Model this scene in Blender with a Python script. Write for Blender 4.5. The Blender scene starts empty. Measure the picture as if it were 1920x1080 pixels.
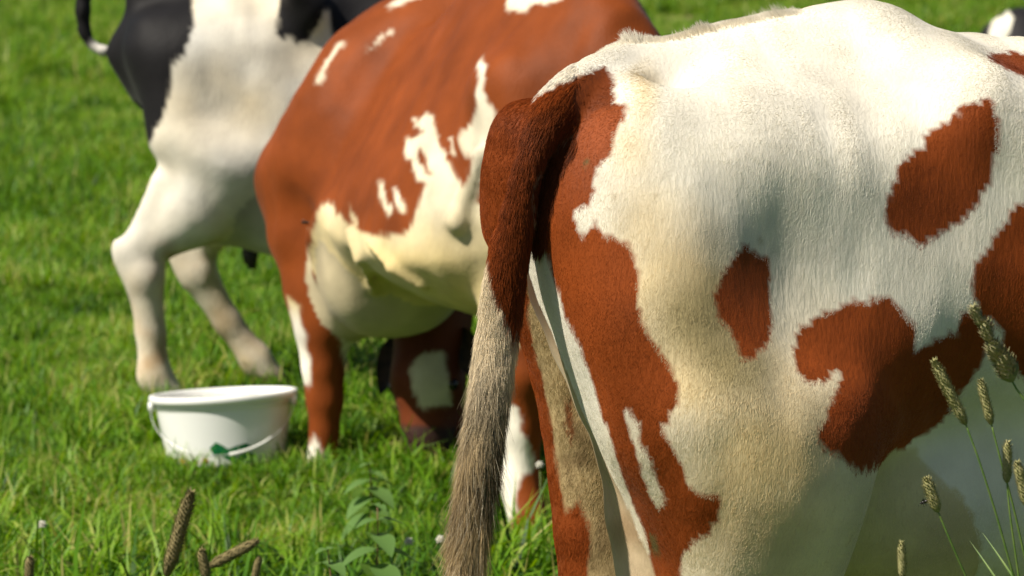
import bpy, math, random
import numpy as np
from mathutils import Vector, Matrix

random.seed(4)
RNG = np.random.default_rng(4)
S = bpy.context.scene
COL = S.collection

# ------------------------------------------------------------------ camera, light, exposure
FPX = 6400.0                       # focal length in pixels of a 1920 px wide picture
CAM_H = 1.6
PITCH = math.atan(709.0 / FPX)
cam_data = bpy.data.cameras.new("camera")
cam = bpy.data.objects.new("camera", cam_data)
COL.objects.link(cam)
cam.location = (0, 0, CAM_H)
cam.rotation_euler = (math.pi / 2 - PITCH, 0, 0)
cam_data.sensor_width = 36.0
cam_data.lens = 36.0 * FPX / 1920.0
cam_data.clip_end = 3000
cam_data.dof.use_dof = True
cam_data.dof.focus_distance = 5.02
cam_data.dof.aperture_fstop = 9.0
S.camera = cam

SUN_EL, SUN_AZ = math.radians(49), math.radians(238)      # azimuth from +Y towards +X
w = bpy.data.worlds.new("World")
S.world = w
w.use_nodes = True
nt = w.node_tree
nt.nodes.clear()
sky = nt.nodes.new("ShaderNodeTexSky")
sky.sky_type = 'NISHITA'
sky.sun_disc = False
sky.sun_elevation = SUN_EL
sky.sun_rotation = SUN_AZ
bg = nt.nodes.new("ShaderNodeBackground")
bg.inputs[1].default_value = 0.05
wo = nt.nodes.new("ShaderNodeOutputWorld")
nt.links.new(sky.outputs[0], bg.inputs[0])
nt.links.new(bg.outputs[0], wo.inputs[0])

sd = bpy.data.lights.new("sun", 'SUN')
sd.energy = 5.0
sd.angle = math.radians(0.53)
sd.color = (1.0, 0.93, 0.80)
sun = bpy.data.objects.new("sun", sd)
COL.objects.link(sun)
sdir = Vector((math.sin(SUN_AZ) * math.cos(SUN_EL), math.cos(SUN_AZ) * math.cos(SUN_EL), math.sin(SUN_EL)))
sun.rotation_euler = sdir.to_track_quat('Z', 'Y').to_euler()
sun.location = (-6, -3, 9)

S.view_settings.view_transform = 'Standard'
S.view_settings.look = 'None'
S.view_settings.gamma = 1
S.view_settings.use_curve_mapping = False
S.view_settings.exposure = 0.34
S.render.engine = 'CYCLES'
S.cycles.use_denoising = True
S.cycles.max_bounces = 8
S.cycles.diffuse_bounces = 4
S.cycles.transparent_max_bounces = 8

# ------------------------------------------------------------------ measuring helpers
CP, SP = math.cos(PITCH), math.sin(PITCH)


def at(px, py, Y):
    """world point at depth Y (metres ahead) that lies on the sight line of a spot measured in the photograph"""
    u, v = (px - 960) / FPX, (540 - py) / FPX
    d = np.array([u, CP + v * SP, -SP + v * CP])
    return np.array([0, 0, CAM_H]) + d * (Y / d[1])


def chart(P):
    """the survey chart used to lay coat patches out: sight angles from the surveyor's eye, in photo pixels"""
    q = P - np.array([0, 0, CAM_H])
    fwd = q[:, 1] * CP - q[:, 2] * SP
    up = q[:, 1] * SP + q[:, 2] * CP
    fwd = np.maximum(fwd, 0.1)
    return np.stack([960 + FPX * q[:, 0] / fwd, 540 - FPX * up / fwd], 1)


def hash3(i, j, k, seed):
    h = (i * 374761393 + j * 668265263 + k * 2147483647 + seed * 1274126177) & 0xFFFFFFFF
    h = ((h ^ (h >> 13)) * 1274126177) & 0xFFFFFFFF
    h = ((h ^ (h >> 16)) * 2246822519) & 0xFFFFFFFF
    return ((h ^ (h >> 15)) & 0xFFFFFF) / float(0xFFFFFF)


def vnoise(P, freq, seed=0):
    p = P * freq
    i = np.floor(p).astype(np.int64)
    f = p - i
    f = f * f * (3 - 2 * f)
    r = 0
    for a in (0, 1):
        for b in (0, 1):
            for c in (0, 1):
                wgt = (f[:, 0] if a else 1 - f[:, 0]) * (f[:, 1] if b else 1 - f[:, 1]) * (f[:, 2] if c else 1 - f[:, 2])
                r = r + wgt * hash3(i[:, 0] + a, i[:, 1] + b, i[:, 2] + c, seed)
    return r * 2 - 1


def fnoise(P, freq, seed=0, octv=3):
    r, a = 0, 1.0
    for o in range(octv):
        r = r + a * vnoise(P, freq * 2 ** o, seed + o * 17)
        a *= 0.5
    return r / (2 - 2 * a)


def poly_sd(Q, poly):
    """signed distance to a polygon, positive inside"""
    poly = np.asarray(poly, float)
    n = len(poly)
    best = np.full(len(Q), 1e18)
    inside = np.zeros(len(Q), bool)
    for i in range(n):
        a, b = poly[i], poly[(i + 1) % n]
        e = b - a
        wv = Q - a
        t = np.clip((wv @ e) / max(e @ e, 1e-9), 0, 1)
        d = wv - t[:, None] * e
        best = np.minimum(best, (d * d).sum(1))
        c = ((a[1] > Q[:, 1]) != (b[1] > Q[:, 1]))
        if abs(b[1] - a[1]) > 1e-9:
            xi = a[0] + (Q[:, 1] - a[1]) * (b[0] - a[0]) / (b[1] - a[1])
            inside ^= c & (Q[:, 0] < xi)
    return np.where(inside, 1, -1) * np.sqrt(best)


def sst(x, a, b):
    t = np.clip((x - a) / (b - a), 0, 1)
    return t * t * (3 - 2 * t)


# ------------------------------------------------------------------ bodies as one continuous surface
class Field:
    def __init__(s, lo, hi, h):
        s.lo, s.h = np.array(lo, float), h
        s.n = np.ceil((np.array(hi) - s.lo) / h).astype(int) + 1
        s.f = np.full(tuple(s.n), 0.25, np.float32)
        s.regs = {}

    def axes(s, lo, hi):
        a = np.clip(np.floor((np.array(lo) - s.lo) / s.h).astype(int), 0, s.n - 1)
        b = np.clip(np.ceil((np.array(hi) - s.lo) / s.h).astype(int) + 1, 1, s.n)
        sl = tuple(slice(a[i], b[i]) for i in range(3))
        g = [s.lo[i] + s.h * np.arange(a[i], b[i]) for i in range(3)]
        return sl, np.meshgrid(g[0], g[1], g[2], indexing='ij', sparse=True)

    def put(s, fn, lo, hi, k, sub=False):
        sl, (X, Y, Z) = s.axes(np.array(lo) - k - .03, np.array(hi) + k + .03)
        d = fn(X, Y, Z).astype(np.float32)
        a = s.f[sl]
        if sub:
            d = -d
            h = np.maximum(k - np.abs(a - d), 0) / k
            s.f[sl] = np.maximum(a, d) + h * h * k * 0.25
        else:
            h = np.maximum(k - np.abs(a - d), 0) / k
            s.f[sl] = np.minimum(a, d) - h * h * k * 0.25


def cap_fn(a, b, ra, rb, sc=(1, 1, 1)):
    """tapered capsule; sc flattens it about its axis midpoint"""
    a, b, sc = np.array(a, float), np.array(b, float), np.array(sc, float)
    m = (a + b) / 2
    A, B = (a - m) / sc, (b - m) / sc
    e = B - A
    ee = max(e @ e, 1e-9)

    def fn(X, Y, Z):
        x, y, z = (X - m[0]) / sc[0], (Y - m[1]) / sc[1], (Z - m[2]) / sc[2]
        t = np.clip(((x - A[0]) * e[0] + (y - A[1]) * e[1] + (z - A[2]) * e[2]) / ee, 0, 1)
        t2 = t
        r = ra + (rb - ra) * t2
        dx, dy, dz = x - A[0] - t * e[0], y - A[1] - t * e[1], z - A[2] - t * e[2]
        return (np.sqrt(dx * dx + dy * dy + dz * dz) - r) * sc.min()
    return fn


def cap_bounds(a, b, ra, rb, sc=(1, 1, 1)):
    a, b = np.array(a), np.array(b)
    r = max(ra, rb) * np.array(sc)
    return np.minimum(a, b) - r, np.maximum(a, b) + r


def surface_nets(F):
    f, n = F.f, F.n
    ins = f < 0
    cnt = np.zeros((n[0] - 1, n[1] - 1, n[2] - 1), np.int8)
    corners = [(a, b, c) for a in (0, 1) for b in (0, 1) for c in (0, 1)]

    def view(arr, c):
        return arr[c[0]:n[0] - 1 + c[0], c[1]:n[1] - 1 + c[1], c[2]:n[2] - 1 + c[2]]
    for c in corners:
        cnt += view(ins, c)
    act = (cnt > 0) & (cnt < 8)
    idx = np.argwhere(act)
    vid = np.full(act.shape, -1, np.int64)
    vid[act] = np.arange(len(idx))
    acc = np.zeros((len(idx), 3))
    num = np.zeros(len(idx))
    for c in corners:
        for ax in range(3):
            if c[ax]:
                continue
            c2 = list(c)
            c2[ax] = 1
            i0, i1 = idx + np.array(c), idx + np.array(c2)
            f0 = f[i0[:, 0], i0[:, 1], i0[:, 2]]
            f1 = f[i1[:, 0], i1[:, 1], i1[:, 2]]
            m = (f0 < 0) != (f1 < 0)
            t = np.where(m, f0 / np.where(m, f0 - f1, 1), 0)
            p = np.array(c, float)[None, :].repeat(len(idx), 0)
            p[:, ax] += t
            acc[m] += p[m]
            num[m] += 1
    V = F.lo + F.h * (idx + acc / num[:, None])
    quads = []
    for ax in range(3):
        u, v = (ax + 1) % 3, (ax + 2) % 3
        s0 = [slice(None)] * 3
        s1 = [slice(None)] * 3
        s0[ax] = slice(0, -1)
        s1[ax] = slice(1, None)
        a, b = ins[tuple(s0)], ins[tuple(s1)]
        e = np.argwhere(a != b)
        e = e[(e[:, u] > 0) & (e[:, v] > 0) & (e[:, u] < n[u] - 1) & (e[:, v] < n[v] - 1)]
        sgn = a[e[:, 0], e[:, 1], e[:, 2]]

        def cell(du, dv):
            q = e.copy()
            q[:, u] -= du
            q[:, v] -= dv
            return vid[q[:, 0], q[:, 1], q[:, 2]]
        q = np.stack([cell(1, 1), cell(0, 1), cell(0, 0), cell(1, 0)], 1)
        q[~sgn] = q[~sgn][:, ::-1]
        quads.append(q)
    Q = np.concatenate(quads)
    Q = Q[(Q >= 0).all(1)]
    return V, Q


def smooth_mesh(V, Q, it=2, lam=0.5):
    for _ in range(it):
        acc = np.zeros_like(V)
        num = np.zeros(len(V))
        for a in range(4):
            b = (a + 1) % 4
            np.add.at(acc, Q[:, a], V[Q[:, b]])
            np.add.at(num, Q[:, a], 1)
            np.add.at(acc, Q[:, b], V[Q[:, a]])
            np.add.at(num, Q[:, b], 1)
        V = V + lam * (acc / np.maximum(num, 1)[:, None] - V)
    return V


def vert_normals(V, Q):
    d1, d2 = V[Q[:, 2]] - V[Q[:, 0]], V[Q[:, 3]] - V[Q[:, 1]]
    fn = np.cross(d1, d2)
    N = np.zeros_like(V)
    for a in range(4):
        np.add.at(N, Q[:, a], fn)
    return N / np.maximum(np.linalg.norm(N, axis=1), 1e-12)[:, None]


def mesh_from(name, V, faces, mat, smooth=True, parent=None, col=None):
    me = bpy.data.meshes.new(name)
    faces = np.asarray(faces)
    if faces.ndim == 2:
        k = faces.shape[1]
        me.vertices.add(len(V))
        me.vertices.foreach_set('co', np.asarray(V, np.float32).ravel())
        me.loops.add(faces.size)
        me.loops.foreach_set('vertex_index', faces.astype(np.int32).ravel())
        me.polygons.add(len(faces))
        me.polygons.foreach_set('loop_start', np.arange(0, faces.size, k, dtype=np.int32))
        me.polygons.foreach_set('loop_total', np.full(len(faces), k, np.int32))
        me.update(calc_edges=True)
    else:
        me.from_pydata([tuple(v) for v in V], [], [tuple(f) for f in faces])
    me.polygons.foreach_set('use_smooth', np.full(len(me.polygons), smooth))
    if col is not None:
        at_ = me.attributes.new('coat', 'FLOAT_COLOR', 'POINT')
        c4 = np.ones((len(V), 4), np.float32)
        c4[:, :3] = col
        at_.data.foreach_set('color', c4.ravel())
    me.materials.append(mat)
    o = bpy.data.objects.new(name, me)
    COL.objects.link(o)
    if parent:
        o.parent = parent
    return o


class MB:
    """collects simple solids into one mesh"""
    def __init__(s):
        s.v, s.f = [], []

    def ring_tube(s, pts, rad, seg=8, cap=True):
        pts = [np.array(p, float) for p in pts]
        base = len(s.v)
        up = np.array([0.13, 0.31, 0.94])
        for i, p in enumerate(pts):
            t = pts[min(i + 1, len(pts) - 1)] - pts[max(i - 1, 0)]
            t = t / (np.linalg.norm(t) + 1e-9)
            a = np.cross(t, up)
            if np.linalg.norm(a) < 0.2:
                a = np.cross(t, np.array([1, 0, 0.]))
            a /= np.linalg.norm(a)
            b = np.cross(t, a)
            r = rad[i] if hasattr(rad, '__len__') else rad
            for k in range(seg):
                th = 2 * math.pi * k / seg
                s.v.append(p + r * (math.cos(th) * a + math.sin(th) * b))
        for i in range(len(pts) - 1):
            for k in range(seg):
                k2 = (k + 1) % seg
                s.f.append((base + i * seg + k, base + i * seg + k2, base + (i + 1) * seg + k2, base + (i + 1) * seg + k))
        if cap:
            s.f.append(tuple(base + k for k in reversed(range(seg))))
            s.f.append(tuple(base + (len(pts) - 1) * seg + k for k in range(seg)))
        return s

    def lathe(s, prof, seg=64, M=None):
        base = len(s.v)
        for r, z in prof:
            for k in range(seg):
                th = 2 * math.pi * k / seg
                s.v.append(np.array([r * math.cos(th), r * math.sin(th), z]))
        for i in range(len(prof) - 1):
            for k in range(seg):
                k2 = (k + 1) % seg
                s.f.append((base + i * seg + k, base + i * seg + k2, base + (i + 1) * seg + k2, base + (i + 1) * seg + k))
        return s

    def ball(s, c, r, seg=10, rings=7, sc=(1, 1, 1)):
        base = len(s.v)
        c = np.array(c, float)
        for i in range(rings + 1):
            ph = math.pi * i / rings
            for k in range(seg):
                th = 2 * math.pi * k / seg
                s.v.append(c + r * np.array([sc[0] * math.sin(ph) * math.cos(th), sc[1] * math.sin(ph) * math.sin(th), sc[2] * math.cos(ph)]))
        for i in range(rings):
            for k in range(seg):
                k2 = (k + 1) % seg
                s.f.append((base + i * seg + k, base + (i + 1) * seg + k, base + (i + 1) * seg + k2, base + i * seg + k2))
        return s

    def leaf(s, p, d, n, L, W, bend=0.3, seg=5, cup=0.25):
        """pointed leaf with a mid fold, bending along n"""
        p, d, n = np.array(p, float), np.array(d, float), np.array(n, float)
        d /= np.linalg.norm(d)
        n = n - (n @ d) * d
        n /= np.linalg.norm(n) + 1e-9
        side = np.cross(d, n)
        base = len(s.v)
        for i in range(seg + 1):
            t = i / seg
            wd = W * math.sin(math.pi * min(1, 0.08 + t * 0.92)) ** 0.8 * (1 - 0.35 * t)
            c = p + d * L * t - n * bend * L * t * t
            s.v += [c - side * wd + n * wd * cup, c, c + side * wd + n * wd * cup]
        for i in range(seg):
            b0 = base + 3 * i
            s.f += [(b0, b0 + 1, b0 + 4, b0 + 3), (b0 + 1, b0 + 2, b0 + 5, b0 + 4)]
        return s

    def build(s, name, mat, parent=None, smooth=True):
        me = bpy.data.meshes.new(name)
        me.from_pydata([tuple(v) for v in s.v], [], s.f)
        me.validate()
        me.polygons.foreach_set('use_smooth', np.full(len(me.polygons), smooth))
        me.materials.append(mat)
        o = bpy.data.objects.new(name, me)
        COL.objects.link(o)
        if parent:
            o.parent = parent
        return o


def tag(o, label=None, cat=None, group=None, kind=None):
    if label: o['label'] = label
    if cat: o['category'] = cat
    if group: o['group'] = group
    if kind: o['kind'] = kind
    return o


def empty(name, loc=(0, 0, 0), rz=0):
    o = bpy.data.objects.new(name, None)
    COL.objects.link(o)
    o.location = loc
    o.rotation_euler = (0, 0, rz)
    return o


# ------------------------------------------------------------------ materials
def mat(name, color=(0.5, 0.5, 0.5), rough=0.6, spec=0.3):
    m = bpy.data.materials.new(name)
    m.use_nodes = True
    b = m.node_tree.nodes['Principled BSDF']
    b.inputs['Base Color'].default_value = (*color, 1)
    b.inputs['Roughness'].default_value = rough
    b.inputs['Specular IOR Level'].default_value = spec
    return m, m.node_tree, b


def noisy(name, c1, c2, scale, rough=0.7, spec=0.2, bump=0.0, detail=5, stretch=None, bscale=None):
    m, t, b = mat(name, c1, rough, spec)
    tc = t.nodes.new('ShaderNodeTexCoord')
    mp = t.nodes.new('ShaderNodeMapping')
    if stretch:
        mp.inputs['Scale'].default_value = stretch
    nz = t.nodes.new('ShaderNodeTexNoise')
    nz.inputs['Scale'].default_value = scale
    nz.inputs['Detail'].default_value = detail
    rp = t.nodes.new('ShaderNodeValToRGB')
    rp.color_ramp.elements[0].position = 0.35
    rp.color_ramp.elements[1].position = 0.65
    rp.color_ramp.elements[0].color = (*c1, 1)
    rp.color_ramp.elements[1].color = (*c2, 1)
    L = t.links.new
    L(tc.outputs['Object'], mp.inputs[0])
    L(mp.outputs[0], nz.inputs[0])
    L(nz.outputs[0], rp.inputs[0])
    L(rp.outputs[0], b.inputs['Base Color'])
    if bump:
        n2 = t.nodes.new('ShaderNodeTexNoise')
        n2.inputs['Scale'].default_value = bscale or scale * 3
        n2.inputs['Detail'].default_value = 4
        L(mp.outputs[0], n2.inputs[0])
        bp = t.nodes.new('ShaderNodeBump')
        bp.inputs['Strength'].default_value = bump
        bp.inputs['Distance'].default_value = 0.01
        L(n2.outputs[0], bp.inputs['Height'])
        L(bp.outputs[0], b.inputs['Normal'])
    return m


def coat_mat(name, rough=0.6, spec=0.14, bump=0.35, mott=0.2, sheen=0.04):
    m, t, b = mat(name, rough=rough, spec=spec)
    L = t.links.new
    a = t.nodes.new('ShaderNodeAttribute')
    a.attribute_name = 'coat'
    tc = t.nodes.new('ShaderNodeTexCoord')
    mp = t.nodes.new('ShaderNodeMapping')
    mp.inputs['Scale'].default_value = (1, 1, 0.25)
    L(tc.outputs['Object'], mp.inputs[0])
    nz = t.nodes.new('ShaderNodeTexNoise')
    nz.inputs['Scale'].default_value = 160
    nz.inputs['Detail'].default_value = 4
    L(mp.outputs[0], nz.inputs[0])
    n2 = t.nodes.new('ShaderNodeTexNoise')
    n2.inputs['Scale'].default_value = 7
    n2.inputs['Detail'].default_value = 5
    L(tc.outputs['Object'], n2.inputs[0])
    mr = t.nodes.new('ShaderNodeMapRange')
    mr.inputs['From Min'].default_value = 0.3
    mr.inputs['From Max'].default_value = 0.7
    mr.inputs['To Min'].default_value = 1 - mott * 1.5
    mr.inputs['To Max'].default_value = 1 + mott * 0.6
    L(n2.outputs[0], mr.inputs['Value'])
    mx = t.nodes.new('ShaderNodeVectorMath')
    mx.operation = 'SCALE'
    L(a.outputs['Color'], mx.inputs[0])
    L(mr.outputs[0], mx.inputs['Scale'])
    L(mx.outputs[0], b.inputs['Base Color'])
    bp = t.nodes.new('ShaderNodeBump')
    bp.inputs['Strength'].default_value = bump
    bp.inputs['Distance'].default_value = 0.004
    L(nz.outputs[0], bp.inputs['Height'])
    L(bp.outputs[0], b.inputs['Normal'])
    b.inputs['Sheen Weight'].default_value = sheen
    b.inputs['Sheen Roughness'].default_value = 0.4
    return m


def hair_mat(name, rough=0.5, spec=0.12):
    m, t, b = mat(name, rough=rough, spec=spec)
    a = t.nodes.new('ShaderNodeAttribute')
    a.attribute_name = 'coat'
    t.links.new(a.outputs['Color'], b.inputs['Base Color'])
    return m


M_COAT = coat_mat('short_coat')
M_COATN = coat_mat('close_short_coat', bump=0.4)
M_HAIR = hair_mat('coat_hairs')
M_HOOF = noisy('hoof_horn', (0.05, 0.035, 0.02), (0.12, 0.09, 0.06), 30, 0.5, 0.4, 0.3)

# ------------------------------------------------------------------ ground
BARE = [  # bare or trampled earth: x, y, rx, ry
    (-9.6, 52, 2.4, 6.5), (-7.6, 63, 3, 6), (2.4, 50, 1.6, 3.5), (4.0, 53, 1.2, 3), (7.6, 49, 1.4, 3.5), (5.4, 43, 0.8, 1.4),
    (6.6, 42, 0.8, 1.4), (0.5, 66, 4, 7), (12, 60, 4, 6),
]


def bare_amount(x, y):
    r = np.zeros(len(x))
    P = np.stack([x, y, 0 * x], 1)
    n = fnoise(P, 0.9, 5, 3) * 0.5
    for (cx, cy, rx, ry) in BARE:
        d = np.sqrt(((x - cx) / rx) ** 2 + ((y - cy) / ry) ** 2) + n
        r = np.maximum(r, sst(-d, -1.15, -0.75))
    return r


def ground_mat():
    m, t, b = mat('pasture_soil', rough=0.95, spec=0.05)
    L = t.links.new
    a = t.nodes.new('ShaderNodeAttribute')
    a.attribute_name = 'coat'
    g = t.nodes.new('ShaderNodeNewGeometry')
    nz = t.nodes.new('ShaderNodeTexNoise')
    nz.inputs['Scale'].default_value = 14
    nz.inputs['Detail'].default_value = 8
    L(g.outputs['Position'], nz.inputs[0])
    rp = t.nodes.new('ShaderNodeValToRGB')
    rp.color_ramp.elements[0].position = 0.35
    rp.color_ramp.elements[1].position = 0.7
    rp.color_ramp.elements[0].color = (0.018, 0.032, 0.005, 1)
    rp.color_ramp.elements[1].color = (0.06, 0.11, 0.015, 1)
    L(nz.outputs[0], rp.inputs[0])
    mx = t.nodes.new('ShaderNodeMix')
    mx.data_type = 'RGBA'
    L(a.outputs['Fac'], mx.inputs['Factor'])
    L(rp.outputs[0], mx.inputs['A'])
    mx.inputs['B'].default_value = (0.33, 0.24, 0.13, 1)
    L(mx.outputs['Result'], b.inputs['Base Color'])
    bp = t.nodes.new('ShaderNodeBump')
    bp.inputs['Strength'].default_value = 0.8
    bp.inputs['Distance'].default_value = 0.03
    L(nz.outputs[0], bp.inputs['Height'])
    L(bp.outputs[0], b.inputs['Normal'])
    return m


def lump(x, y):
    P = np.stack([x, y, 0 * x], 1)
    return 0.035 * fnoise(P, 0.8, 3, 3) * np.clip((np.abs(y) + 2) / 8, 0, 1)


gx = np.concatenate([[-1500, -500, -150, -60], np.arange(-24, 24.01, 0.4), [60, 150, 500, 1500]])
gy = np.concatenate([[-1500, -400, -80, -20], np.arange(-4, 90, 0.4), [120, 200, 500, 1500, 2500]])
GX, GY = np.meshgrid(gx, gy, indexing='ij')
gz = lump(GX.ravel(), GY.ravel())
GV = np.stack([GX.ravel(), GY.ravel(), gz], 1)
nx_, ny_ = len(gx), len(gy)
ii, jj = np.meshgrid(np.arange(nx_ - 1), np.arange(ny_ - 1), indexing='ij')
b0 = (ii * ny_ + jj).ravel()
GF = np.stack([b0, b0 + ny_, b0 + ny_ + 1, b0 + 1], 1)
ba = bare_amount(GV[:, 0], GV[:, 1])
ground = mesh_from('ground', GV, GF, ground_mat(), col=np.stack([ba] * 3, 1))
tag(ground, 'green pasture ground under the cows', kind='structure')


# ------------------------------------------------------------------ grass
def leaf_mat(name, cols, trans=0.35, rough=0.5, world_scale=1.1):
    """green blade: colour differs from blade to blade and drifts over the field"""
    m = bpy.data.materials.new(name)
    m.use_nodes = True
    t = m.node_tree
    t.nodes.clear()
    L = t.links.new
    oi = t.nodes.new('ShaderNodeAttribute')
    oi.attribute_name = 'tone'
    rp = t.nodes.new('ShaderNodeValToRGB')
    el = rp.color_ramp.elements
    while len(el) < len(cols):
        el.new(0.5)
    for i, c in enumerate(cols):
        el[i].position = i / (len(cols) - 1)
        el[i].color = (*c, 1)
    g = t.nodes.new('ShaderNodeNewGeometry')
    nz = t.nodes.new('ShaderNodeTexNoise')
    nz.inputs['Scale'].default_value = world_scale
    nz.inputs['Detail'].default_value = 6
    nz.inputs['Roughness'].default_value = 0.65
    L(g.outputs['Position'], nz.inputs[0])
    ma = t.nodes.new('ShaderNodeMath')
    ma.operation = 'MULTIPLY_ADD'
    ma.inputs[1].default_value = 1.7
    ma.inputs[2].default_value = -0.85
    L(nz.outputs[0], ma.inputs[0])
    ad = t.nodes.new('ShaderNodeMath')
    ad.operation = 'ADD'
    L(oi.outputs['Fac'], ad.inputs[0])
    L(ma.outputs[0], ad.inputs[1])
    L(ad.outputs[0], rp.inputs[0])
    pb = t.nodes.new('ShaderNodeBsdfPrincipled')
    pb.inputs['Roughness'].default_value = rough
    pb.inputs['Specular IOR Level'].default_value = 0.35
    tr = t.nodes.new('ShaderNodeBsdfTranslucent')
    hs = t.nodes.new('ShaderNodeHueSaturation')
    hs.inputs['Value'].default_value = 1.5
    hs.inputs['Saturation'].default_value = 1.1
    hs.inputs['Hue'].default_value = 0.485
    L(rp.outputs[0], hs.inputs['Color'])
    mx = t.nodes.new('ShaderNodeMixShader')
    mx.inputs[0].default_value = trans
    L(rp.outputs[0], pb.inputs['Base Color'])
    L(hs.outputs[0], tr.inputs['Color'])
    L(pb.outputs[0], mx.inputs[1])
    L(tr.outputs[0], mx.inputs[2])
    o = t.nodes.new('ShaderNodeOutputMaterial')
    L(mx.outputs[0], o.inputs[0])
    return m


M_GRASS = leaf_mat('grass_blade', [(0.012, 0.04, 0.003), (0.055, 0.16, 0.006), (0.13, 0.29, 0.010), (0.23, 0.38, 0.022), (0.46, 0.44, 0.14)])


def grass_patch(name, n, size, hmin, hmax, wmul=1.0, seed=0):
    r = np.random.default_rng(seed)
    K = 4
    # tufts
    nt_ = max(3, n // 14)
    tc = (r.random((nt_, 2)) - 0.5) * size
    own = r.integers(0, nt_, n)
    base = tc[own] + r.normal(0, 0.014, (n, 2))
    hgt = hmin + (hmax - hmin) * r.random(n) ** 1.4
    ang = r.random(n) * 2 * math.pi
    lean = r.normal(0.45, 0.28, n)
    curl = np.abs(r.normal(0.7, 0.4, n))
    wd = (0.0022 + 0.0024 * r.random(n)) * wmul
    V = np.zeros((n, K * 2, 3))
    T = np.zeros((n, K * 2))
    tone = np.clip(0.45 + 0.24 * r.normal(size=n) + (r.random(n) < 0.06) * 0.4, 0, 1)
    dx, dy = np.cos(ang), np.sin(ang)
    tw = ang + math.pi / 2 + r.normal(0, 0.5, n)
    for k in range(K):
        t = k / (K - 1)
        a = lean * t + curl * t * t
        rr = hgt * (np.sin(np.clip(a, 0, 2.2) * 0.75)) * t
        zz = hgt * t * np.cos(np.clip(a, 0, 2.4) * 0.6)
        ww = wd * (1 - t) ** 0.6 if k < K - 1 else wd * 0.05
        cx, cy = base[:, 0] + dx * rr, base[:, 1] + dy * rr
        for sgn, j in ((-1, 0), (1, 1)):
            V[:, 2 * k + j, 0] = cx + sgn * np.cos(tw) * ww
            V[:, 2 * k + j, 1] = cy + sgn * np.sin(tw) * ww
            V[:, 2 * k + j, 2] = zz - 0.01
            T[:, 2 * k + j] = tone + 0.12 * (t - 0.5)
    F = []
    for k in range(K - 1):
        q = np.array([2 * k, 2 * k + 1, 2 * k + 3, 2 * k + 2])
        F.append(np.arange(n)[:, None] * K * 2 + q)
    F = np.concatenate(F)
    me = bpy.data.meshes.new(name)
    me.vertices.add(n * K * 2)
    me.vertices.foreach_set('co', V.astype(np.float32).ravel())
    me.loops.add(F.size)
    me.loops.foreach_set('vertex_index', F.astype(np.int32).ravel())
    me.polygons.add(len(F))
    me.polygons.foreach_set('loop_start', np.arange(0, F.size, 4, dtype=np.int32))
    me.polygons.foreach_set('loop_total', np.full(len(F), 4, np.int32))
    me.update(calc_edges=True)
    me.polygons.foreach_set('use_smooth', np.full(len(F), True))
    a_ = me.attributes.new('tone', 'FLOAT', 'POINT')
    a_.data.foreach_set('value', T.astype(np.float32).ravel())
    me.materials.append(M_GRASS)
    return bpy.data.objects.new(name, me)


tufts = bpy.data.collections.new('grass_tufts')
specs = [(200, 0.30, 0.04, 0.12, 1.2), (200, 0.30, 0.05, 0.14, 1.3), (220, 0.30, 0.03, 0.09, 1.1), (150, 0.30, 0.07, 0.18, 1.4),
         (110, 0.26, 0.10, 0.24, 1.4), (240, 0.32, 0.02, 0.07, 1.2)]
for i, sp in enumerate(specs):
    tufts.objects.link(grass_patch('grass_tuft', *sp, seed=10 + i))


bp_ = at(426, 868, 9.72)      # where the tub stands


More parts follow.
